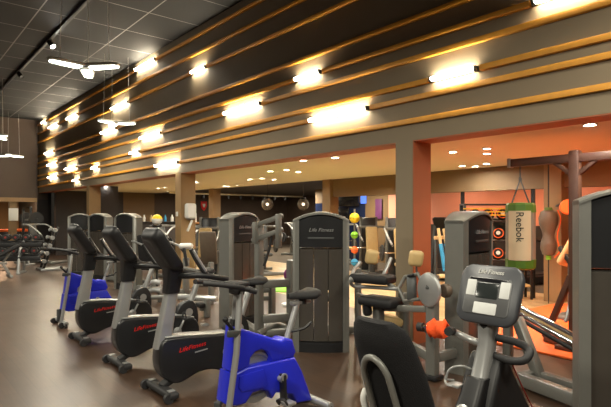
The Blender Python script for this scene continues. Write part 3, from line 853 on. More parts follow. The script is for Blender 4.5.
# foot frame beneath the cross bars
a = at(258, 333, 6.6); a.z = .06; b = at(288, 330, 6.9); b.z = .06
B().tube([a, (a+b)/2+V((.1, .1, .06)), b], .045, 12, smooth=4).build('foot_bar', 'steel', t)
q = at(272, 300, 7.6)
B().bar((q.x, q.y, .04), (q.x, q.y, .58), .09, .09, .02, (0, 1, 0)).build('low_post', 'steel', t)
for dz in (.34, .46):
    B().bar((q.x-.35, q.y+.28, dz), (q.x, q.y, dz+.03), .06, .07, .015).build('foot_rest', 'steel', t)
B().box((q.x, q.y, .03), (.5, .12, .06), (0, 0, -.7), bev=.02).build('base_rail', 'steel', t)
B().bar((q.x, q.y, .03), (pb.x, pb.y, .03), .10, .06, .02).build('base_rail', 'steel', t)

# --- B: leg extension in front of the angled tower right of the column
B0 = V((4.75, 3.02, 0))
t = machine('leg_extension_machine', 'grey leg machine with round cam disc and tan rests in front of the column', 'weight machine', B0)
tower(t, V((4.80, 3.05, 0)), math.radians(-83), org=B0, w=.70, dep=.19)
B = lambda: MB(org=B0)
f1 = at(432.5, 376, 4.98); f1.z = 0; f2 = V((4.42, 3.02, 0))
B().bar(f1, V((f1.x, f1.y, 1.02)), .095, .11, .02, (0, 1, 0)).build('post', 'steel', t)
B().box((f1.x, f1.y, .03), (.15, .17, .05), bev=.015).build('post_foot', 'black', t)
B().bar(V((f1.x, f1.y, .21)), V((4.52, 3.0, .21)), .07, .10, .02).build('base_rail', 'steel', t)
l1 = at(404, 350, 5.6)
B().bar(V((f1.x, f1.y, .21)), V((l1.x, l1.y, .21)), .07, .10, .02).build('base_rail', 'steel', t)
B().bar(V((l1.x, l1.y, 0)), V((l1.x, l1.y, .75)), .10, .10, .02, (0, 1, 0)).build('post', 'steel', t)
# cam disc and hub
dc = at(429, 290, 4.95)
ax = V((.97, -.25, 0)).normalized()
B().lathe([(0, -.02), (.15, -.02), (.165, -.012), (.17, 0), (.165, .012), (.15, .02), (.13, .012), (0, .012)], dc, ax, 40).build('cam_disc', 'silver', t)
B().lathe([(0, 0), (.045, 0), (.045, .10), (.035, .11), (0, .11)], dc, ax, 20).build('hub', 'steel', t)
rc = dc+ax*.17
B().lathe([(0, 0), (.06, 0), (.068, .01), (.068, .06), (.06, .07), (.045, .072), (.04, .06), (0, .06)], rc+V((0, 0, -.02)), ax, 24).build('pulley', 'leather', t)
B().bar(dc, V((f1.x, f1.y, 1.0)), .05, .07, .01).build('cam_bracket', 'steel_dark', t)
# link box between tubes and disc
bp = [at(399, 288, 5.3), at(405, 277, 5.3), at(418, 274, 5.2), at(423, 284, 5.15), at(420, 299, 5.15), at(404, 301, 5.25)]
B().tube(bp, .022, 8, closed=True).build('link_frame', 'steel', t)
B().bar((bp[1]+bp[2])/2, (bp[4]+bp[5])/2, .10, .03, .008).build('link_plate', 'steel_dark', t)
B().bar((bp[1]*.7+bp[2]*.3), (bp[1]*.2+bp[2]*.8), .08, .03, .01).build('handle_plate', 'black', t)
# tubes
B().tube([at(361, 262, 5.9), at(354, 270, 5.85), at(351, 280, 5.6), at(354, 286, 5.65), at(370, 287, 5.6), at(399, 289, 5.35)], .021, 10, smooth=5).build('arm_tube', 'silver', t)
B().tube([at(391, 258, 5.7), at(387, 268, 5.65), at(383.5, 276, 5.6), at(387, 283, 5.5), at(394, 287, 5.4)], .021, 10, smooth=5).build('arm_tube', 'silver', t)
B().tube([at(349, 281, 5.55), at(357, 280, 5.7)], .019, 10).build('arm_tube', 'steel', t)
a = at(384, 308, 5.5); b = at(427, 309, 5.0)
B().bar(a, b, .06, .065, .015).build('cross_bar', 'steel', t)
B().bar(at(357, 295, 6.0), at(372, 299, 5.7), .05, .06, .015).build('cross_bar', 'steel', t)
B().bar(at(358, 268, 6.2), V((at(358, 268, 6.2).x, at(358, 268, 6.2).y, 0)), .07, .07, .02, (0, 1, 0)).build('post', 'steel', t)
# pads
def pad(a, b, w, th, m, name):
    a, b = V(a), V(b); x = (b-a).normalized(); z = (V((0, 0, 1))-x*x.z).normalized(); y = z.cross(x)
    return MB(org=B0).box((a+b)/2, ((b-a).length, w, th), Matrix((x, y, z)).transposed(), bev=th*.42, seg=4).build(name, m, t, ang=60)
pad(at(354, 277, 5.75), at(392, 280, 5.45), .26, .10, 'upholstery', 'back_pad')
pad(at(364, 299, 5.6), at(398, 304, 5.3), .28, .10, 'upholstery', 'seat')
pad(at(366, 300, 5.5), at(368, 316, 5.5), .10, .10, 'black', 'seat_bracket')
B().bar(at(378, 306, 5.5), at(380, 335, 5.5), .10, .10, .02, (0, 1, 0)).build('seat_support', 'steel', t)
B().box(at(388, 319, 5.6), (.30, .22, .09), (0, .25, -.6), bev=.035, seg=3).build('foot_pad', 'tan', t)
for (u, v, d, u2, v2) in ((372, 257, 5.8, 371, 272), (416, 258.5, 5.25, 417, 276)):
    p = at(u, v, d)
    B().box(p, (.15, .09, .165), (.15, .12, -.65), bev=.04, seg=4).build('head_pad', 'tan', t, ang=60)
    B().cyl(p, at(u2, v2, d), .010, n=8).build('pad_rod', 'steel_dark', t)
# low handle with towel
a = at(421, 327, 4.75); b = at(452, 330.5, 4.55); axd = (b-a).normalized()
B().tube([a, b], .016, 10).build('grip_bar', 'chrome', t)
B().tube([a-axd*.03, a+axd*.025], .042, 16).build('grip_end', 'rubber', t)
B().bar(V((f1.x, f1.y, .45)), a, .05, .05, .01).build('grip_bracket', 'steel', t)

tw = MB()
pts = []
c0 = a+(b-a)*.56+V((0, 0, .02))
axd = (b-a).normalized(); up = V((0, 0, 1)); sd = axd.cross(up).normalized()
rings = []
for i in range(11):
    s = -.095+.19*i/10
    ring = []
    for k in range(16):
        an = 2*PI*k/16
        r = .082+.012*math.sin(3*an+i*1.1)+.009*math.sin(i*2.3+an)
        r *= (.72 if i in (0, 10) else 1)
        zz = math.sin(an)*r*.95
        ring.append(c0+axd*s+sd*math.cos(an)*r*.8+up*(zz-.02))
    rings.append(ring)
two = tw.loft(rings, caps=False).build('towel', 'orange_cloth', ang=70)
sm = two.modifiers.new('thickness', 'SOLIDIFY'); sm.thickness = .006
tag(two, 'crumpled orange towel hung on the handle bar of the leg machine', 'towel')

# --- D: tall tower at the right edge with the leg press rails
D0 = V((4.15, 1.36, 0))
t = machine('cable_tower', 'tall dark tower cropped by the photo edge, its grey side nearest the camera', 'weight machine', D0)
c = V((4.20, 1.315, 0))
tower(t, c, math.radians(213), h=1.80, w=.78, dep=.22, org=D0)

E0 = V((4.95, 2.25, 0))
t = machine('leg_press_machine', 'leg press with sloping chrome guide rails before the orange mat', 'weight machine', E0)
B = lambda: MB(org=E0)
def rail(u0, v0, d0, u1, v1, d1, r, m, nm): B().tube([at(u0, v0, d0), at(u1, v1, d1)], r, 12).build(nm, m, t)
rail(511, 302, 5.35, 579, 338, 4.85, .026, 'chrome', 'guide_rod')
rail(511, 309, 5.30, 579, 346, 4.85, .026, 'chrome', 'guide_rod')
rail(511, 314, 5.25, 579, 353, 4.85, .022, 'rubber', 'guide_stop')
B().bar(at(512, 305.5, 5.36), at(579, 342, 4.86), .05, .05, .01).build('guide_bed', 'tan', t)
a = at(517, 318, 5.1); b = at(541, 386, 4.75); b.z = .06
B().bar(a, b, .09, .11, .02).build('post', 'steel', t)
for (u0, v0, d0, u1, v1, d1) in ((535, 379, 4.85, 590, 393, 4.35), (520, 388, 4.75, 590, 411, 4.1)):
    a = at(u0, v0, d0); b = at(u1, v1, d1); a.z = b.z = .085
    B().bar(a, b, .11, .12, .025).build('base_rail', 'steel', t)
a = at(535, 379, 4.85); b = at(520, 388, 4.75); a.z = b.z = .085
B().bar(a, b, .10, .10, .02).build('base_rail', 'steel', t)
a = at(508, 304, 5.35)
B().bar(a, V((a.x, a.y, 0)), .09, .09, .02, (0, 1, 0)).build('post', 'steel', t)

# --- E, F, G: towers far down the row behind the bikes
def row_machine(label, x, y, face, seat=True, sd=1):
    o = V((x, y, 0))
    t = machine('weight_machine', label, 'weight machine', o)
    tower(t, o, math.radians(face), org=o, w=.58, logo=False)
    B = lambda: MB(org=o)
    n = V((.35, -.94, 0)).normalized()
    p = o+n*.75
    B().bar(o+V((0, 0, .06))+n*.1, p+n*.45+V((0, 0, .06)), .11, .09, .02).build('base_rail', 'steel', t)
    B().bar(p+n*.4+V((-.28, .45, .05)), p+n*.4+V((.28, -.45, .05)), .11, .08, .02).build('base_rail', 'steel', t)
    B().bar(p+V((0, 0, .08)), p+V((0, 0, .46)), .09, .09, .02, (0, 1, 0)).build('seat_post', 'steel', t)
    B().box(p+V((0, 0, .50)), (.40, .34, .08), (0, 0, .5), bev=.03, seg=3).build('seat', 'upholstery', t)
    q = p-n*.24
    B().box(q+V((0, 0, .88)), (.09, .34, .60), (0, -.12, .5), bev=.035, seg=3).build('backrest', 'upholstery', t)
    for s in (-1, 1):
        d = V((-.28, .5, 0))*s*.8
        B().tube([q+d+V((0, 0, 1.05)), q+d+n*.25+V((0, 0, 1.03)), q+d+n*.55+V((0, 0, .92)), q+d+n*.62+V((0, 0, .80))], .022, 10, smooth=4).build('press_arm', 'silver', t)
        B().tube([q+d+n*.50+V((0, 0, .94)), q+d+n*.62+V((0, 0, .80))], .028, 10).build('grip', 'rubber', t)
    B().bar(q+V((-.26, .46, 1.05)), q+V((.26, -.46, 1.05)), .06, .07, .015).build('cross_arm', 'steel', t)
    return t
row_machine('grey weight tower machine farthest along the row of machines', 4.1, 14.3, -105)
row_machine('grey weight tower machine standing between two similar far towers behind the bikes', 4.2, 12.95, 210)
row_machine('grey weight tower machine behind the middle bike console, before the brown end wall', 4.15, 10.98, 210)

# --- generic frames in the middle distance
def press_station(label, loc, rz, padm='tan', towerish=True, name='chest_press_machine'):
    t = machine(name, label, 'weight machine', loc, 'padded training machines behind the columns')
    t.rotation_euler = (0, 0, rz)
    MB().bar((-.65, 0, .05), (.75, 0, .05), .10, .08, .02).build('base_rail', 'steel', t)
    MB().bar((-.6, -.4, .05), (-.6, .4, .05), .10, .08, .02).build('base_rail', 'steel', t)
    MB().bar((.7, -.4, .05), (.7, .4, .05), .10, .08, .02).build('base_rail', 'steel', t)
    MB().bar((-.05, 0, .08), (-.05, 0, .44), .09, .09, .02, (0, 1, 0)).build('seat_post', 'steel_dark', t)
    MB().box((0, 0, .49), (.42, .36, .09), (0, -.12, 0), bev=.04, seg=4).build('seat', padm, t, ang=60)
    MB().box((-.25, 0, .93), (.10, .32, .72), (0, -.2, 0), bev=.045, seg=4).build('backrest', padm, t, ang=60)
    MB().bar((-.5, 0, .06), (-.34, 0, 1.25), .08, .10, .02).build('mast', 'steel', t)
    for s in (-1, 1):
        MB().tube([(-.34, s*.36, 1.28), (-.05, s*.42, 1.26), (.28, s*.40, 1.05), (.36, s*.34, .92)], .026, 10, smooth=4).build('lever_arm', 'silver', t)
        MB().tube([(.27, s*.40, 1.06), (.36, s*.34, .92)], .03, 10).build('grip', 'rubber', t)
        MB().lathe([(0, 0), (.18, 0), (.19, .012), (.19, .04), (.18, .05), (.05, .05), (.045, .06), (0, .06)], (-.36, s*.40, .72), (0, s, 0), 28).build('weight_plate', 'rubber', t)
        MB().cyl((-.36, 0, .72), (-.36, s*.5, .72), .02).build('plate_horn', 'chrome', t)
    MB().bar((-.34, -.4, 1.28), (-.34, .4, 1.28), .06, .06, .015).build('cross_arm', 'steel', t)
    if towerish:
        MB().bar((-.75, -.22, .05), (-.75, -.22, 1.55), .05, .07, .012, (0, 1, 0)).build('tower_post', 'steel', t)
        MB().bar((-.75, .22, .05), (-.75, .22, 1.55), .05, .07, .012, (0, 1, 0)).build('tower_post', 'steel', t)
        MB().box((-.75, 0, .80), (.10, .40, 1.46), bev=.03).build('stack_cover', 'shroud_dark', t)
        MB().box((-.62, 0, .05), (.3, .5, .07), bev=.02).build('tower_foot', 'steel', t)
    return t
g1 = press_station('machine with tan padded seat left of two seen behind the leg machine pads', (10.0, 9.2, 0), -2.2)
dup(g1, (9.1, 7.45, 0), -2.2, 'machine with tan padded seat and tall black tower beside the grey column')
g2 = press_station('grey machine with black levers behind the light tan column with the dispenser', (6.3, 12.6, 0), -2.6, 'steel_dark', False, 'lever_machine')
dup(g2, (8.2, 11.6, 0), -1.9, 'far grey machine seen between the two weight towers')
dup(g2, (11.5, 13.4, 0), -2.3, 'farthest grey machine on the dark carpet below the globe lamps')
for lab, x, y, rz in (('grey lever machine in the lounge under the left globe lamp', 12.6, 15.6, -1.7), ('grey lever machine in the lounge under the right globe lamp', 13.9, 14.6, -2.6),
                       ('grey lever machine at the carpet edge right of the slanted arm', 10.9, 12.0, -2.4), ('dim grey lever machine left of the wooden bar counter', 6.6, 14.3, -1.2)):
    dup(g2, (x, y, 0), rz, lab)
dup(g2, (4.1, 18.7, 0), -.9, 'dim grey lever machine at the hall end behind the slanted dumbbell tree')
dup(g1, (5.9, 10.9, 0), -2.3, 'machine with tan padded back right of the light tan column')
dup(g1, (11.9, 12.2, 0), -2.0, 'tan padded machine before the navy window of the lower room')

# machine with upright black levers behind bike consoles (white headed)
p = V((4.1, 8.1, 0))
t = machine('row_machine', 'low grey machine with pale head and black lever handles behind the nearest upright bike', 'weight machine', p)
B = lambda: MB(org=p)
for u in (182, 225):
    pass
a = at(184, 297, 8.3); b = at(217, 299, 8.15)
B().tube([at(178, 297, 8.5), a, b], .05, 12).build('upper_rail', 'silver', t)
a = at(190, 325, 7.7); b = at(206, 327, 7.4); 
B().tube([at(188, 322, 7.9), at(200, 327, 7.6), b], .06, 12, smooth=4).build('lower_rail', 'silver', t)
for u, d in ((189, 8.2), (207, 8.0)):
    q = at(u, 300, d)
    B().bar((q.x, q.y, 0), (q.x, q.y, q.z+.03), .09, .09, .02, (0, 1, 0)).build('leg', 'steel', t)
q = at(202, 305, 8.0)
B().bar((q.x, q.y, .1), (q.x, q.y, q.z), .07, .07, .02, (0, 1, 0)).build('foot_post', 'steel', t)
B().box((q.x, q.y, q.z), (.16, .16, .07), bev=.02).build('foot_cup', 'black', t)
q = at(186, 252, 8.8)
B().bar((q.x, q.y, .05), (q.x, q.y, q.z-.1), .10, .10, .02, (0, 1, 0)).build('mast', 'steel', t)
B().box(at(186, 246, 8.8), (.24, .14, .10), (0, 0, -.6), bev=.045, seg=3).build('head_cover', 'white', t)
B().box(at(189, 258, 8.85), (.20, .06, .34), (.2, 0, -.6), bev=.025).build('back_pad', 'tan', t)
for u0, v0, u1, v1, d in ((184, 248, 187, 266, 8.5), (193, 249, 199, 266, 8.4), (173, 254, 182, 272, 8.5)):
    B().tube([at(u0, v0, d), at(u1, v1, d)], .028, 10).build('lever_handle', 'rubber', t)
B().bar(at(180, 268, 8.5), at(204, 272, 8.3), .06, .06, .015).build('lever_bar', 'steel', t)
q0 = at(209, 234, 9.2)
B().box(at(208.5, 248, 9.2), (.30, .07, .62), (.28, 0, -.7), bev=.03).build('chest_board', 'leather', t)
B().bar(at(211, 262, 9.2), V((at(211, 262, 9.2).x, at(211, 262, 9.2).y, 0)), .09, .09, .02, (0, 1, 0)).build('board_post', 'steel', t)
B().bar((q.x, q.y, .05), (at(211, 262, 9.2).x, at(211, 262, 9.2).y, .05), .1, .08, .02).build('base_rail', 'steel', t)
qq = at(189, 300, 8.2)
B().bar((q.x, q.y, .05), (qq.x, qq.y, .05), .1, .08, .02).build('base_rail', 'steel', t)

# low bench frame between the bikes
p = V((4.3, 9.9, 0))
t = machine('bench_frame', 'low grey tube bench frame seen between the two nearer upright bikes', 'bench', p)
B = lambda: MB(org=p)
for v in (283, 291):
    B().tube([at(142, v+5, 9.6), at(153, v-1, 9.4), at(162, v, 9.2)], .045, 12, smooth=3).build('rail', 'silver', t)
for u in (145, 160):
    q = at(u, 290, 9.4)
    B().bar((q.x, q.y, 0), (q.x, q.y, q.z), .08, .08, .02, (0, 1, 0)).build('leg', 'steel', t)
B().tube([at(140, 298, 9.3), at(166, 297, 8.9)], .04, 12).build('foot_rail', 'steel', t)
# ---------------------------------------------------------------- boxing corner
def poly_slab(name, pts, z0, z1, m, label, cat, bev=.008):
    return tag(MB().prism(pts, z0, z1, 'xy', bev=bev).build(name, m), label, cat)
poly_slab('boxing_mat', [(5.85, 1.2), (5.85, 3.75), (6.3, 4.3), (9.35, 4.15), (9.35, 1.2)], .002, .03, 'orange', 'bright orange floor mat under the boxing frame', 'mat')

# frame with the overhead beam
F0 = V((6.25, 2.58, 0))
t = thing('boxing_rig', 'brown steel boxing frame whose beam carries the punching bag', 'boxing rig', F0)
B = lambda: MB(org=F0)
ZF = 2.265
B().bar((6.25, 3.36, ZF), (6.25, 1.2, ZF), .09, .10, .015).build('beam', 'rust', t)
B().bar((6.25, 2.58, .06), (6.25, 2.58, ZF+.09), .11, .12, .02, (0, 1, 0)).build('post', 'rust', t)
for s in (-1, 1):
    B().bar((6.25, 2.58, ZF-.22), (6.25, 2.58+s*.24, ZF-.03), .05, .05, .008).build('brace', 'rust', t)
B().bar((6.25, 2.58, ZF+.0), (7.35, 2.35, ZF+.12), .07, .08, .015).build('cross_beam', 'silver', t)
B().box((6.25, 3.38, ZF), (.11, .04, .12), bev=.01).build('beam_cap', 'silver', t)
p1 = at(571, 276, 6.0); p2 = at(545, 305, 6.35); p2.z = .08
B().bar(p1, p2, .06, .07, .012).build('leg_brace', 'rust', t)
B().bar((6.25, 2.58, .07), (p2.x, p2.y, .07), .08, .07, .015).build('floor_rail', 'rust', t)
p3 = at(568, 310, 6.4); p3.z = .07
q3 = at(541, 303, 6.9); q3.z = .07
B().bar(p3, q3, .06, .06, .012).build('floor_rail', 'silver', t)
B().bar(p3, (6.25, 2.58, .07), .06, .06, .012).build('floor_rail', 'silver', t)
B().tube([at(574, 287, 6.02), at(567, 318, 6.0), at(565, 322, 6.0)], .022, 8).build('stay', 'silver', t)
B().box((6.25, 2.58, .055), (.34, .34, .05), bev=.015).build('base_plate', 'rust', t)

# punching bag
G0 = at(520.5, 215, 6.5); G0.z = 0; R = .178
zt, zb_ = 1.6+12*6.5/512, 1.6-54*6.5/512
t = thing('punching_bag', 'beige and grey punching bag with green ends hanging on chains', 'punching bag', V((G0.x, G0.y, zb_)))
o = V((G0.x, G0.y, zb_))
B = lambda: MB(org=o, mtx=Matrix.Translation((G0.x, G0.y, 0)))
N8 = 10
fa = math.atan2(-G0.y, -G0.x)
def octo(r, z, n=N8, a0=None):
    a0 = fa if a0 is None else a0
    return [(r*math.cos(a0+2*PI*(k+.5)/n), r*math.sin(a0+2*PI*(k+.5)/n), z) for k in range(n)]
B().loft([octo(R*.97, zb_+.115), octo(R, zb_+.125), octo(R, zt-.11), octo(R*.97, zt-.10)]).build('body', 'bag_grey', t, ang=20)
B().loft([octo(R*.86, zb_), octo(R*1.0, zb_+.02), octo(R*1.03, zb_+.13)]).build('bottom_band', 'green', t, ang=20)
B().loft([octo(R*1.03, zt-.12), octo(R*1.0, zt-.03), octo(R*.90, zt), octo(R*.4, zt+.005)]).build('top_band', 'green', t, ang=20)
# beige front panel covering the faces towards the hall
f0 = fa+.10
ring = lambda z: [((R+.008)*math.cos(f0+a), (R+.008)*math.sin(f0+a), z) for a in (-.95, -.62, -.3, 0, .3, .60)]+[((R-.02)*math.cos(f0+a), (R-.02)*math.sin(f0+a), z) for a in (.60, .3, 0, -.3, -.62, -.95)]
B().loft([ring(zb_+.12), ring(zt-.10)]).build('front_panel', 'bag_beige', t, ang=20)
# lettering runs down the front
ta = f0+.12-.28
nrm = V((math.cos(ta), math.sin(ta), 0)); side = V((-math.sin(ta), math.cos(ta), 0))
mm = frame((0, 0, -1), -side if (-side).cross(V((0, 0, 1))).length < 0 else side*1, nrm, V((G0.x, G0.y, zt-.33))+nrm*(R+.011))
xd = V((0, 0, -1)); yd = nrm.cross(xd)
mm = frame(xd, yd, nrm, V((G0.x, G0.y, zt-.30))+nrm*(R+.009))
MB(org=o).text('Reebok', .128, mm, .003, 0, .95).build('lettering', 'black', t)
for k in range(4):
    a = fa+PI/4+k*PI/2
    pa = V((G0.x+R*.8*math.cos(a), G0.y+R*.8*math.sin(a), zt)); pb = V((6.25, G0.y, zt+.30))
    MB(org=o).tube([pa, pb], .008, 6).build('chain', 'steel_dark', t)
MB(org=o).tube([(6.25, G0.y, zt+.30), (6.25, G0.y, ZF-.05)], .010, 6).build('chain', 'steel_dark', t)
MB(org=o).tube([(6.25+.03*math.cos(a*.7), G0.y, zt+.30+.03*math.sin(a*.7)) for a in range(9)], .007, 6, closed=True).build('ring', 'steel_dark', t)

# hourglass bag strapped before the wooden column
p = at(548.5, 235, 9.1)
H0 = V((p.x, p.y, 0))
z = lambda v: 1.6-(v-215)/512*9.2
t = thing('hourglass_bag', 'brown leather hourglass bag hung before the wooden column on the orange mat', 'punching bag', V((H0.x, H0.y, z(257))))
o = V((H0.x, H0.y, z(257))); B = lambda: MB(org=o, mtx=Matrix.Translation(H0))
B().lathe([(.0, z(256)), (.10, z(254)), (.135, z(248)), (.13, z(242)), (.095, z(236)), (.11, z(231)), (.155, z(224)), (.165, z(218)), (.13, z(212)), (.07, z(210)), (0, z(209.5))], n=26).build('body', 'leather', t)
B().lathe([(.0, z(210)), (.075, z(211)), (.06, z(207.5)), (0, z(207.5))], n=20).build('top_patch', 'green', t)
B().lathe([(.0, z(259)), (.045, z(259)), (.04, z(254)), (0, z(254))], n=16).build('bottom_patch', 'lime', t)
B().tube([(0, 0, z(208)), (0, 0, ZI)], .012, 8).build('cord', 'black', t)
B().tube([(0, 0, z(258)), (0, 0, .03)], .010, 8).build('cord', 'black', t)
B().tube([(.09, -.12, z(210)), (.12, -.16, z(220)), (.07, -.12, z(236)), (.10, -.15, z(250)), (.05, -.08, z(257))], .012, 8, smooth=4).build('strap', 'orange', t)

p = at(568, 207, 8.6)
t = thing('wall_target_pad', 'orange round strike pad on a bent arm beside the wooden column', 'strike pad', (9.4, 4.1, p.z))
o = V((9.4, 4.1, p.z))
MB(org=o).lathe([(0, -.05), (.11, -.05), (.13, -.03), (.13, .03), (.11, .05), (0, .05)], p, (-.9, -.45, 0), 24).build('pad', 'orange', t)
MB(org=o).tube([p+V((.05, .03, 0)), p+V((.25, .2, .06)), V((9.58, 4.3, p.z+.02))], .022, 8, smooth=4).build('arm', 'steel_dark', t)
# padded bench of the boxing corner (tan) behind the tower
p = at(571, 252, 7.8)
t = thing('incline_bench', 'tan padded incline bench half hidden by the tall tower at the photo edge', 'bench', (p.x, p.y, 0))
o = V((p.x, p.y, 0))
MB(org=o).box(p, (.26, .11, .48), (.35, .3, -.5), bev=.05, seg=4).build('back_pad', 'tan', t)
MB(org=o).bar(at(560, 247, 7.9), at(575, 268, 7.6), .07, .08, .015).build('pad_frame', 'black', t)
MB(org=o).bar(p, (p.x, p.y, .03), .08, .08, .015, (0, 1, 0)).build('post', 'steel', t)
MB(org=o).box((p.x, p.y, .055), (.5, .4, .05), bev=.02).build('base', 'steel', t)

# storage rack with black and white balls
K0 = V((9.15, 5.25, 0))
t = thing('ball_rack', 'tall black storage rack with striped shelf edges behind the punching bag', 'rack', K0)
RX = V((.72, -.69, 0)).normalized(); RD = V((.69, .72, 0)).normalized()
m = frame(RX, RD, (0, 0, 1), (0, 0, 0))
for sx in (-.62, .62):
    for sy in (-.16, .16):
        MB(mtx=m).bar((sx, sy, 0), (sx, sy, 1.82), .045, .045, .006, (0, 1, 0)).build('upright', 'black', t)
for z0 in (.25, .72, 1.10, 1.48, 1.80):
    MB(mtx=m).box((0, 0, z0), (1.28, .34, .03), bev=.005).build('shelf', 'black' if z0 > .5 else 'tan', t)
for z0 in (1.60, 1.66, 1.72):
    MB(mtx=m).box((0, -.185, z0), (1.30, .012, .022), bev=.002).build('edge_stripe', 'yellow_tape', t)
bt = None; nn = 0
for r_, (z0, xs) in enumerate(((1.115, (-.42, -.18, .06, .30)), (.735, (-.46, -.21, .04, .29)), (1.495, (-.4, -.14, .12)))):
    for i, x in enumerate(xs):
        c = m @ V((x, -.02, z0+.118))+K0
        lab = 'black ball with white disc and orange ring, %s rack shelf, %s from left' % (('middle', 'lower', 'upper')[r_], ORD[i])
        if bt is None:
            bt = thing('weighted_ball', lab, 'ball', c, 0, 'weighted balls on the tall rack')
            MB().ball((0, 0, 0), .115, n=24).build('ball', 'rubber', bt)
            d = V((-.75, -.6, .25)).normalized()
            MB().tube([d*.075+(d.orthogonal().normalized()*math.cos(a*PI/12)+d.cross(d.orthogonal()).normalized()*math.sin(a*PI/12))*.088 for a in range(24)], .010, 8, closed=True).build('ring', 'orange', bt)
            MB().lathe([(0, 0), (.042, 0), (.036, .02), (0, .026)], d*.098, d, 20).build('disc', 'white', bt)
        else:
            dup(bt, c, random.uniform(-.4, .4), lab)

# blue rollers leaning on a stand
t0 = None
q = at(444, 262, 8.7)
for k, u in enumerate((441.5, 447)):
    a = at(u+3.5, 271, 8.6-.05*k); b = at(u-.8, 244, 8.7); a.z = max(a.z, .62)
    lab = 'light blue rod leaning behind the column, %s' % ('nearer to the column' if k == 0 else 'nearer to the grey tower')
    t = thing('stretch_rod', lab, 'rod', a, 0, 'blue rods in the stand')
    MB(org=a).tube([a, b], .034, 12).build('foam_sleeve', 'skyblue', t)
    MB(org=a).tube([b, b+(b-a).normalized()*.27], .026, 10).build('wood_end', 'tan', t)
o = V((q.x, q.y, 0))
t = thing('rod_stand', 'pale stand holding the light blue rods behind the column', 'stand', o)
MB(org=o).bar(at(434, 238, 8.85), at(449, 237, 8.85), .05, .06, .01).build('top_bar', 'tan', t)
MB(org=o).bar(at(436, 276, 8.8), at(452, 276, 8.6), .30, .05, .01).build('tray', 'tan', t)
for u in (436, 449):
    a = at(u, 238, 8.9)
    MB(org=o).bar((a.x, a.y, 0), a, .05, .05, .01, (0, 1, 0)).build('leg', 'steel_dark', t)
# a dark treadmill-like trainer beyond the column
o = V((11.4, 7.5, 0))
t = thing('treadmill', 'dark treadmill beyond the column with sloping black handrail', 'treadmill', o)
MB().box((0, 0, .12), (1.7, .75, .18), bev=.04).build('deck', 'black', t)
MB().box((.1, 0, .225), (1.4, .5, .02), bev=.004).build('belt', 'rubber', t)
for s in (-1, 1):
    MB().bar((-.75, s*.36, .15), (-.55, s*.36, 1.35), .07, .10, .02).build('upright', 'steel_dark', t)
    MB().tube([(-.55, s*.36, 1.05), (.1, s*.36, 1.0), (.5, s*.36, .80)], .03, 10, smooth=3).build('handrail', 'black', t)
MB().box((-.56, 0, 1.38), (.12, .80, .34), (0, -.4, 0), bev=.04).build('console', 'black', t)
t2 = dup(t, (11.6, 5.9, 0), -.3, 'dark treadmill behind the weighted ball rack')

# ---------------------------------------------------------------- lower room, middle
# ball tower with coloured balls
o = on_z(354.5, 268, 0); o = at(354.5, 262, 12.6); o.z = 0
t = thing('ball_stand', 'slim grey ball stand left of the navy window', 'ball stand', o)
MB().cyl((0, 0, 0), (0, 0, 1.75), .022).build('post', 'steel', t)
MB().lathe([(0, 0), (.25, 0), (.25, .03), (.04, .05), (0, .05)], n=24).build('base', 'steel_dark', t)
CLR = ['yellow', 'lime', 'orange', 'skyblue']; bz = [1.54, 1.16, .80, .50]
dv = (V((0, 0, 0))-V((o.x, o.y, 0))).normalized()
for k in range(4):
    MB().tube([dv*(.0)+V((0, 0, bz[k]-.15)), dv*.20+V((0, 0, bz[k]-.15))], .012, 8).build('bracket', 'steel', t)
    r = .125 if k == 0 else .09
    c = o+dv*.19+V((0, 0, bz[k]-.135+r))
    b = thing('medicine_ball', '%s medicine ball on the slim ball stand' % ['yellow', 'lime green', 'orange', 'blue'][k], 'ball', c, 0, 'medicine balls on the stand')
    MB().ball((0, 0, 0), r, n=22).build('ball', CLR[k], b)
    MB().tube([(r*math.cos(a*PI/12), r*math.sin(a*PI/12), 0) for a in range(24)], .006, 6, closed=True).build('seam', 'black', b)

# navy window details: pale lamp, lit blue sign, poster, pink panel
p = at(341.5, 186, 14.3); p.x = 12.7
t = thing('overhead_lamp', 'pale blue glowing lamp high beside the wooden column', 'lamp', (p.x, p.y, ZI))
MB().cyl((0, 0, 0), (0, 0, -.1), .015).build('stem', 'steel_dark', t)
MB().box((0, 0, -.17), (.12, .16, .16), bev=.03).build('shade', 'cool', t)
MB().lathe([(.04, -.26), (.10, -.46), (0, -.46)], n=18).build('lower_shade', 'cool', t)
def on_plane_x(u, v, X): return on_x(u, v, X)
a = on_x(361, 193, 12.95); b = on_x(366, 203.5, 12.95)
tag(MB(org=((a+b)/2)).box((a+b)/2, (.05, abs(a.y-b.y), a.z-b.z), bev=.005).build('blue_sign', 'screen_blue', loc=(a+b)/2), 'narrow lit blue sign at the edge of the navy window', 'sign')
a = on_x(375.5, 199, 12.95); b = on_x(382, 219, 12.95)
tag(MB(org=((a+b)/2)).box((a+b)/2, (.03, abs(a.y-b.y), a.z-b.z), bev=.004).build('wall_picture', 'magenta', loc=(a+b)/2), 'purple printed poster on the brown wall beside the salmon wall', 'poster')
for i, (u0, u1, v0, v1) in enumerate(((337, 359, 194, 206), (338, 349, 208, 222))):
    a = on_x(u0, v0, 12.9); b = on_x(u1, v1, 12.9)
    t = tag(MB(org=((a+b)/2)).box((a+b)/2, (.06, abs(a.y-b.y), a.z-b.z), bev=.012).build('wall_screen', 'black_gloss', loc=(a+b)/2), ['wide dark screen hung at the top of the navy window', 'small dark screen under the wide screen'][i], 'screen')

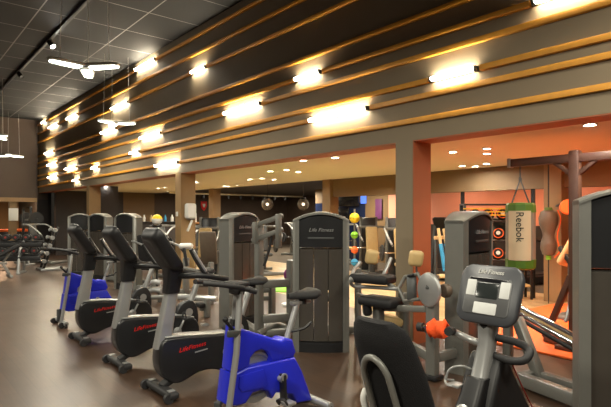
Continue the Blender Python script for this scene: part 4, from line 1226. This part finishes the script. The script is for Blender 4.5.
# globe lamps of the lounge
for i, u in enumerate((267.3, 303.3)):
    p = at(u, 204.3, 16.2)
    t = thing('globe_pendant', 'smoked glass globe pendant in the dark lounge, %s' % ('nearer the slanted machine arm' if i == 0 else 'above the tower with the white logo'), 'pendant light', (p.x, p.y, ZI), 0, 'globe pendants of the lounge')
    z0 = p.z-ZI
    MB().cyl((0, 0, 0), (0, 0, z0+.22), .006, n=6).build('cord', 'black', t)
    MB().lathe([(0, .05), (.08, .05), (.08, .0), (0, .0)], (0, 0, z0+.17), n=16).build('cap', 'black', t)
    MB().ball((0, 0, z0), .045, n=14).build('bulb', 'bulb', t)
    g = MB().ball((0, 0, z0), .19, n=26).build('globe', 'globe_glass', t)
# beam with track spots over the lounge
yl = 19.4
t = thing('lounge_beam', 'pale beam with small black spotlights across the dark lounge', 'beam', (12.5, yl, 2.5))
MB().box((0, 0, 0), (7.0, .08, .07), bev=.01).build('rail', 'ceil_cream', t)
for k in range(9):
    x = -2.6+k*.62
    MB().lathe([(0, 0), (.05, 0), (.06, .14), (0, .14)], (x, -.04, -.19), (0, 0, 1), 12).build('spot_head', 'black', t)
# bar counters, shelf, notices
def counter(label, x, y, w, d, h, m='counter', body='wall_dark', rz=0):
    t = thing('bar_counter', label, 'counter', (x, y, 0), rz)
    MB().box((0, 0, h-.03), (w, d, .06), bev=.01).build('worktop', m, t)
    MB().box((0, .03, (h-.06)/2), (w-.06, d-.10, h-.06), bev=.006).build('body', body, t)
    MB().box((0, -d/2+.05, .12), (w-.1, .03, .2), bev=.004).build('kick_panel', 'black', t)
    return t
counter('wooden bar counter right of the light tan column', 8.35, 15.5, 1.3, .5, 1.36, 'counter', 'steel_dark', -.45)
counter('dark bar counter left of the light tan column', 8.7, 19.6, 1.7, .5, 1.34, 'black', 'wall_dark', -.3)
t = tag(MB().prism([(-.09, 0), (.09, 0), (.09, .3), (-.09, .3)], -.01, .01, 'xz', bev=.003).build('notice_card', 'white', loc=(8.13, 15.62, 1.36)), 'white notice card standing on the wooden bar counter', 'card')
t.rotation_euler = (0, 0, -.45)
# small bright things on the left counter
cl = ['white', 'tan', 'red', 'skyblue', 'white', 'yellow']
for k in range(6):
    x = 8.1+k*.26; y = 19.6+.19-k*.08-.05
    r = .05+.01*(k % 3)
    b = thing('bar_bottle', '%s bottle on the dark bar counter, %s from the left' % (['white', 'tan', 'red', 'blue', 'pale', 'yellow'][k], ORD[k]), 'bottle', (x, y, 1.34), 0, 'bottles on the dark bar counter')
    MB().lathe([(0, 0), (r, 0), (r, .16), (r*.4, .22), (r*.4, .27), (0, .27)], n=14).build('body', cl[k], b)
    MB().lathe([(0, .27), (r*.45, .27), (r*.45, .30), (0, .30)], n=12).build('cap', 'black', b)
# large yellow and grey gym ball
p = at(157, 221.5, 11.0)
t = thing('ball_column', 'slim dark stand carrying a yellow and grey exercise ball left of the light tan column', 'stand', (p.x, p.y, 0))
MB().cyl((0, 0, 0), (0, 0, p.z-.10), .025).build('post', 'steel_dark', t)
MB().lathe([(0, 0), (.22, 0), (.22, .03), (0, .05)], n=20).build('base', 'steel_dark', t)
MB().lathe([(0, p.z-.12), (.09, p.z-.12), (.12, p.z-.075), (0, p.z-.09)], n=20).build('cup', 'black', t)
t = thing('exercise_ball', 'yellow and grey ball on the slim stand left of the light tan column', 'ball', p+V((0, 0, .04)))
MB().lathe([(0, -.115), (.05, -.103), (.09, -.07), (.112, -.02), (.1145, .0), (.112, .02)], n=24).build('lower_half', 'white', t)
MB().lathe([(.1125, .02), (.09, .07), (.05, .103), (0, .115)], n=24).build('upper_half', 'yellow', t)
# red shield sign on the dark wall
p = at(204, 206, 20.0)
t = thing('wall_shield', 'red shield sign hung on the dark wall right of the dispenser', 'sign', (12.0, 21.97, p.z))
pp = on_x(204, 206, 1e9) if False else None
u_ = lambda x, z: (x, z)
d = 21.95/(CS-SN*((204-305.5)/FPX)); c = at(204, 206, d)
t.location = (c.x, 21.98, c.z)
MB().prism([(-.16, .22), (.16, .22), (.17, .02), (.10, -.14), (0, -.24), (-.10, -.14), (-.17, .02)], -.03, .0, 'xz', bev=.008).build('shield', 'red', t)
MB().prism([(-.07, .10), (.07, .10), (.06, .0), (0, -.08), (-.06, .0)], -.036, -.028, 'xz', bev=.002).build('emblem', 'white', t)

# dispenser on the second column
p = at(183.5, 211, 10.85)
yc = 10.30
X0 = W+.17
c = V((X0+.02, yc-.075, 1.6+4*10.9/512))
t = thing('towel_dispenser', 'white dispenser with a hanging arm on the light tan column', 'dispenser', c)
MB().box((0, 0, .0), (.24, .15, .34), bev=.05, seg=4).build('housing', 'white', t, ang=60)
MB().box((0, -.02, -.175), (.16, .10, .03), bev=.01).build('outlet', 'charcoal', t)
MB().bar((.02, -.04, -.20), (-.10, -.06, -.44), .05, .04, .012).build('arm', 'white', t)
tag(MB().box((0, 0, 0), (.03, .07, .10), bev=.008).build('wall_switch', 'white', loc=(W-.015, 10.46, 1.62)), 'small white switch on the light tan column', 'switch')

# floor mat and kettlebell beyond the pulldown machine
poly_slab('exercise_mat', [(6.5, 8.3), (7.6, 9.2), (7.2, 9.9), (6.1, 8.9)], .002, .02, 'lime', 'lime green exercise mat on the light floor', 'mat')
p = on_z(291, 305, 0)
t = thing('step_stool', 'white pedestal stool left of the tower with the white logo', 'stool', p)
MB().lathe([(0, 0), (.17, 0), (.17, .03), (.06, .05), (.055, .36), (.13, .40), (.13, .43), (0, .43)], n=24).build('pedestal', 'white', t)
t = thing('kettlebell', 'dark purple kettlebell on the white pedestal stool', 'kettlebell', p+V((0, 0, .43)))
MB().lathe([(0, 0), (.07, 0), (.12, .05), (.135, .12), (.11, .19), (.06, .225), (0, .23)], n=22).build('bell', 'purple', t)
MB().tube([(-.07, 0, .19), (-.08, 0, .27), (-.04, 0, .32), (.04, 0, .32), (.08, 0, .27), (.07, 0, .19)], .018, 10, smooth=4).build('handle', 'purple', t)

# ---------------------------------------------------------------- far left
# dumbbell rack along x at the end of the hall
R0 = on_z(30, 267, 0)
def dumbbell_proto(label, loc, rz):
    t = thing('dumbbell', label, 'dumbbell', loc, rz, 'dumbbells on the long rack')
    MB().cyl((0, -.08, 0), (0, .08, 0), .018, n=10).build('handle', 'chrome', t)
    for s in (-1, 1):
        MB().lathe([(0, 0), (.075, 0), (.085, .012), (.085, .085), (.075, .10), (0, .10)], (0, s*.07, 0), (0, s, 0), 18).build('head', 'rubber', t)
        MB().lathe([(0, 0), (.028, 0), (.025, .008), (0, .008)], (0, s*.170, 0), (0, s, 0), 16).build('end_disc', 'dark_red', t)
    return t
xa, ya = 2.05, 16.0
RK = V((2.45, 16.1, 0))
t = thing('dumbbell_rack', 'long black dumbbell rack with silver legs at the end of the hall', 'rack', RK)
tx = .94; dirx = V((.90, -.43, 0)).normalized(); dn = V((-.43, -.90, 0)).normalized()
mr = frame(dirx, -dn, (0, 0, 1), (0, 0, 0))
L = 2.3
for zz, yy in ((.46, -.10), (.82, .08)):
    MB(mtx=mr).box((0, yy-.10, zz), (L, .05, .05), (-.25, 0, 0), bev=.01).build('shelf_rail', 'black', t)
    MB(mtx=mr).box((0, yy+.10, zz+.04), (L, .05, .05), (-.25, 0, 0), bev=.01).build('shelf_rail', 'black', t)
    MB(mtx=mr).box((0, yy-.16, zz-.05), (L, .02, .11), bev=.004).build('front_lip', 'black', t)
for sx in (-.63, .63):
    MB(mtx=mr).tube([(sx, -.32, 0), (sx, -.25, .35), (sx, -.1, .66), (sx, .2, .86)], .045, 12, smooth=5).build('leg', 'silver', t)
    MB(mtx=mr).bar((sx, -.36, .03), (sx, .35, .03), .09, .06, .015).build('foot', 'silver', t)
    MB(mtx=mr).bar((sx, .22, .03), (sx, .22, .86), .06, .06, .012, (0, 1, 0)).build('rear_leg', 'silver', t)
dbp = None
for r_, (zz, yy) in enumerate(((.46, -.10), (.82, .08))):
    for i in range(9):
        x = -L/2+.14+i*.252
        c = mr @ V((x, yy-.01, zz+.168))+RK
        lab = 'black dumbbell with red discs, %s tier of the long rack, %s from left' % ('lower' if r_ == 0 else 'upper', ORD[i])
        if dbp is None:
            dbp = dumbbell_proto(lab, c, math.atan2(dirx.y, dirx.x))
        else:
            dup(dbp, c, math.atan2(dirx.y, dirx.x), lab)
# dumbbell tree with pale ends
o = on_z(53, 266, 0); o = at(51.5, 215, 14.9); o.z = 0
t = thing('dumbbell_tree', 'slanted black dumbbell tree beside the weight towers at the hall end', 'rack', o)
MB().box((0, 0, .04), (.7, .6, .07), bev=.02).build('base', 'silver', t)
for s in (-1, 1):
    MB().bar((-.25, s*.16, .06), (.15, s*.16, 1.25), .06, .06, .012).build('upright', 'black', t)
    for k in range(5):
        zz = .25+k*.22; xx = -.25+.4*(zz-.06)/1.19
        MB().bar((xx-.12, s*.16, zz), (xx+.02, s*.16, zz-.02), .04, .03, .006).build('hook', 'black', t)
cb = None
for k in range(5):
    zz = .25+k*.22; xx = -.25+.4*(zz-.06)/1.19-.07
    lab = 'chrome ended dumbbell on the slanted tree, %s from the floor' % ORD[k]
    c = o+V((xx, 0, zz+.035))
    if cb is None:
        cb = thing('dumbbell', lab, 'dumbbell', c, 0, 'chrome dumbbells on the slanted tree')
        MB().cyl((0, -.20, 0), (0, .20, 0), .017, n=10).build('handle', 'chrome', cb)
        for s in (-1, 1):
            MB().lathe([(0, 0), (.05, 0), (.06, .01), (.06, .08), (.05, .09), (0, .09)], (0, s*.20, 0), (0, s, 0), 18).build('head', 'silver', cb)
    else:
        dup(cb, c, 0, lab)
# benches
def bench(label, loc, rz):
    t = thing('flat_bench', label, 'bench', loc, rz, 'benches by the dumbbell racks')
    MB().box((-.25, 0, .45), (.85, .30, .08), bev=.03, seg=3).build('seat', 'upholstery', t)
    MB().box((.52, 0, .62), (.80, .30, .08), (0, -.50, 0), bev=.03, seg=3).build('backrest', 'upholstery', t)
    MB().bar((-.55, 0, .36), (.6, 0, .36), .07, .07, .015).build('spine', 'silver', t)
    MB().bar((-.5, 0, .36), (-.6, 0, .05), .07, .07, .015).build('leg', 'silver', t)
    MB().bar((.5, 0, .36), (.65, 0, .05), .07, .07, .015).build('leg', 'silver', t)
    MB().bar((-.6, -.25, .03), (-.6, .25, .03), .07, .06, .015).build('foot', 'silver', t)
    MB().bar((.65, -.3, .03), (.65, .3, .03), .07, .06, .015).build('foot', 'silver', t)
    MB().bar((.5, 0, .38), (.72, 0, .70), .05, .05, .012).build('back_strut', 'steel', t)
    return t
bp = bench('black incline bench on silver feet cropped by the photo edge', (1.95, 15.1, 0), 0)
dup(bp, (3.3, 18.6, 0), 2.2, 'black incline bench behind the long dumbbell rack')
# barbell plates on the wall end
o = V((4.1, 20.6, 0))
t = thing('squat_rack', 'tall black squat rack with loaded bar before the dark end wall', 'rack', o, PI/2)
for s in (-1, 1):
    MB().bar((s*.6, 0, .0), (s*.6, 0, 1.9), .08, .08, .012, (0, 1, 0)).build('upright', 'black', t)
    MB().bar((s*.6, -.55, .04), (s*.6, .55, .04), .09, .08, .012).build('foot', 'black', t)
    MB().bar((s*.6, -.02, 1.42), (s*.6, -.16, 1.42), .05, .06, .01).build('bar_hook', 'steel', t)
    MB().lathe([(0, 0), (.22, 0), (.225, .02), (.22, .05), (0, .05)], (s*.82, -.13, 1.48), (s, 0, 0), 28).build('plate', 'rubber', t)
MB().cyl((-1.0, -.13, 1.48), (1.0, -.13, 1.48), .016, n=10).build('bar', 'steel_dark', t)
MB().bar((-.6, .0, 1.86), (.6, 0, 1.86), .08, .08, .012).build('cross_bar', 'black', t)
# rear room: green and orange wall poster, low orange seating
tag(MB().box((0, 0, 0), (.9, .03, 1.3), bev=.005).build('wall_picture', 'lime', loc=(4.1, 28.97, 1.45)), 'green poster on the far wall of the room behind the end wall', 'poster')
tag(MB().box((0, 0, 0), (.34, .03, .5), bev=.005).build('wall_sign', 'white', loc=(4.13, YE-.0, 1.62)), 'white notice fixed on the brown post of the end wall', 'notice')
t = thing('storage_box', 'long box with an orange lid in the room behind the end wall', 'box', (4.15, 24.6, 0))
MB().box((0, 0, .45), (1.5, .5, .9), bev=.03).build('body', 'wall_dark', t)
MB().prism(rrect(1.54, .54, .05), .9, 1.0, 'xy', bev=.015).build('lid', 'orange', t)
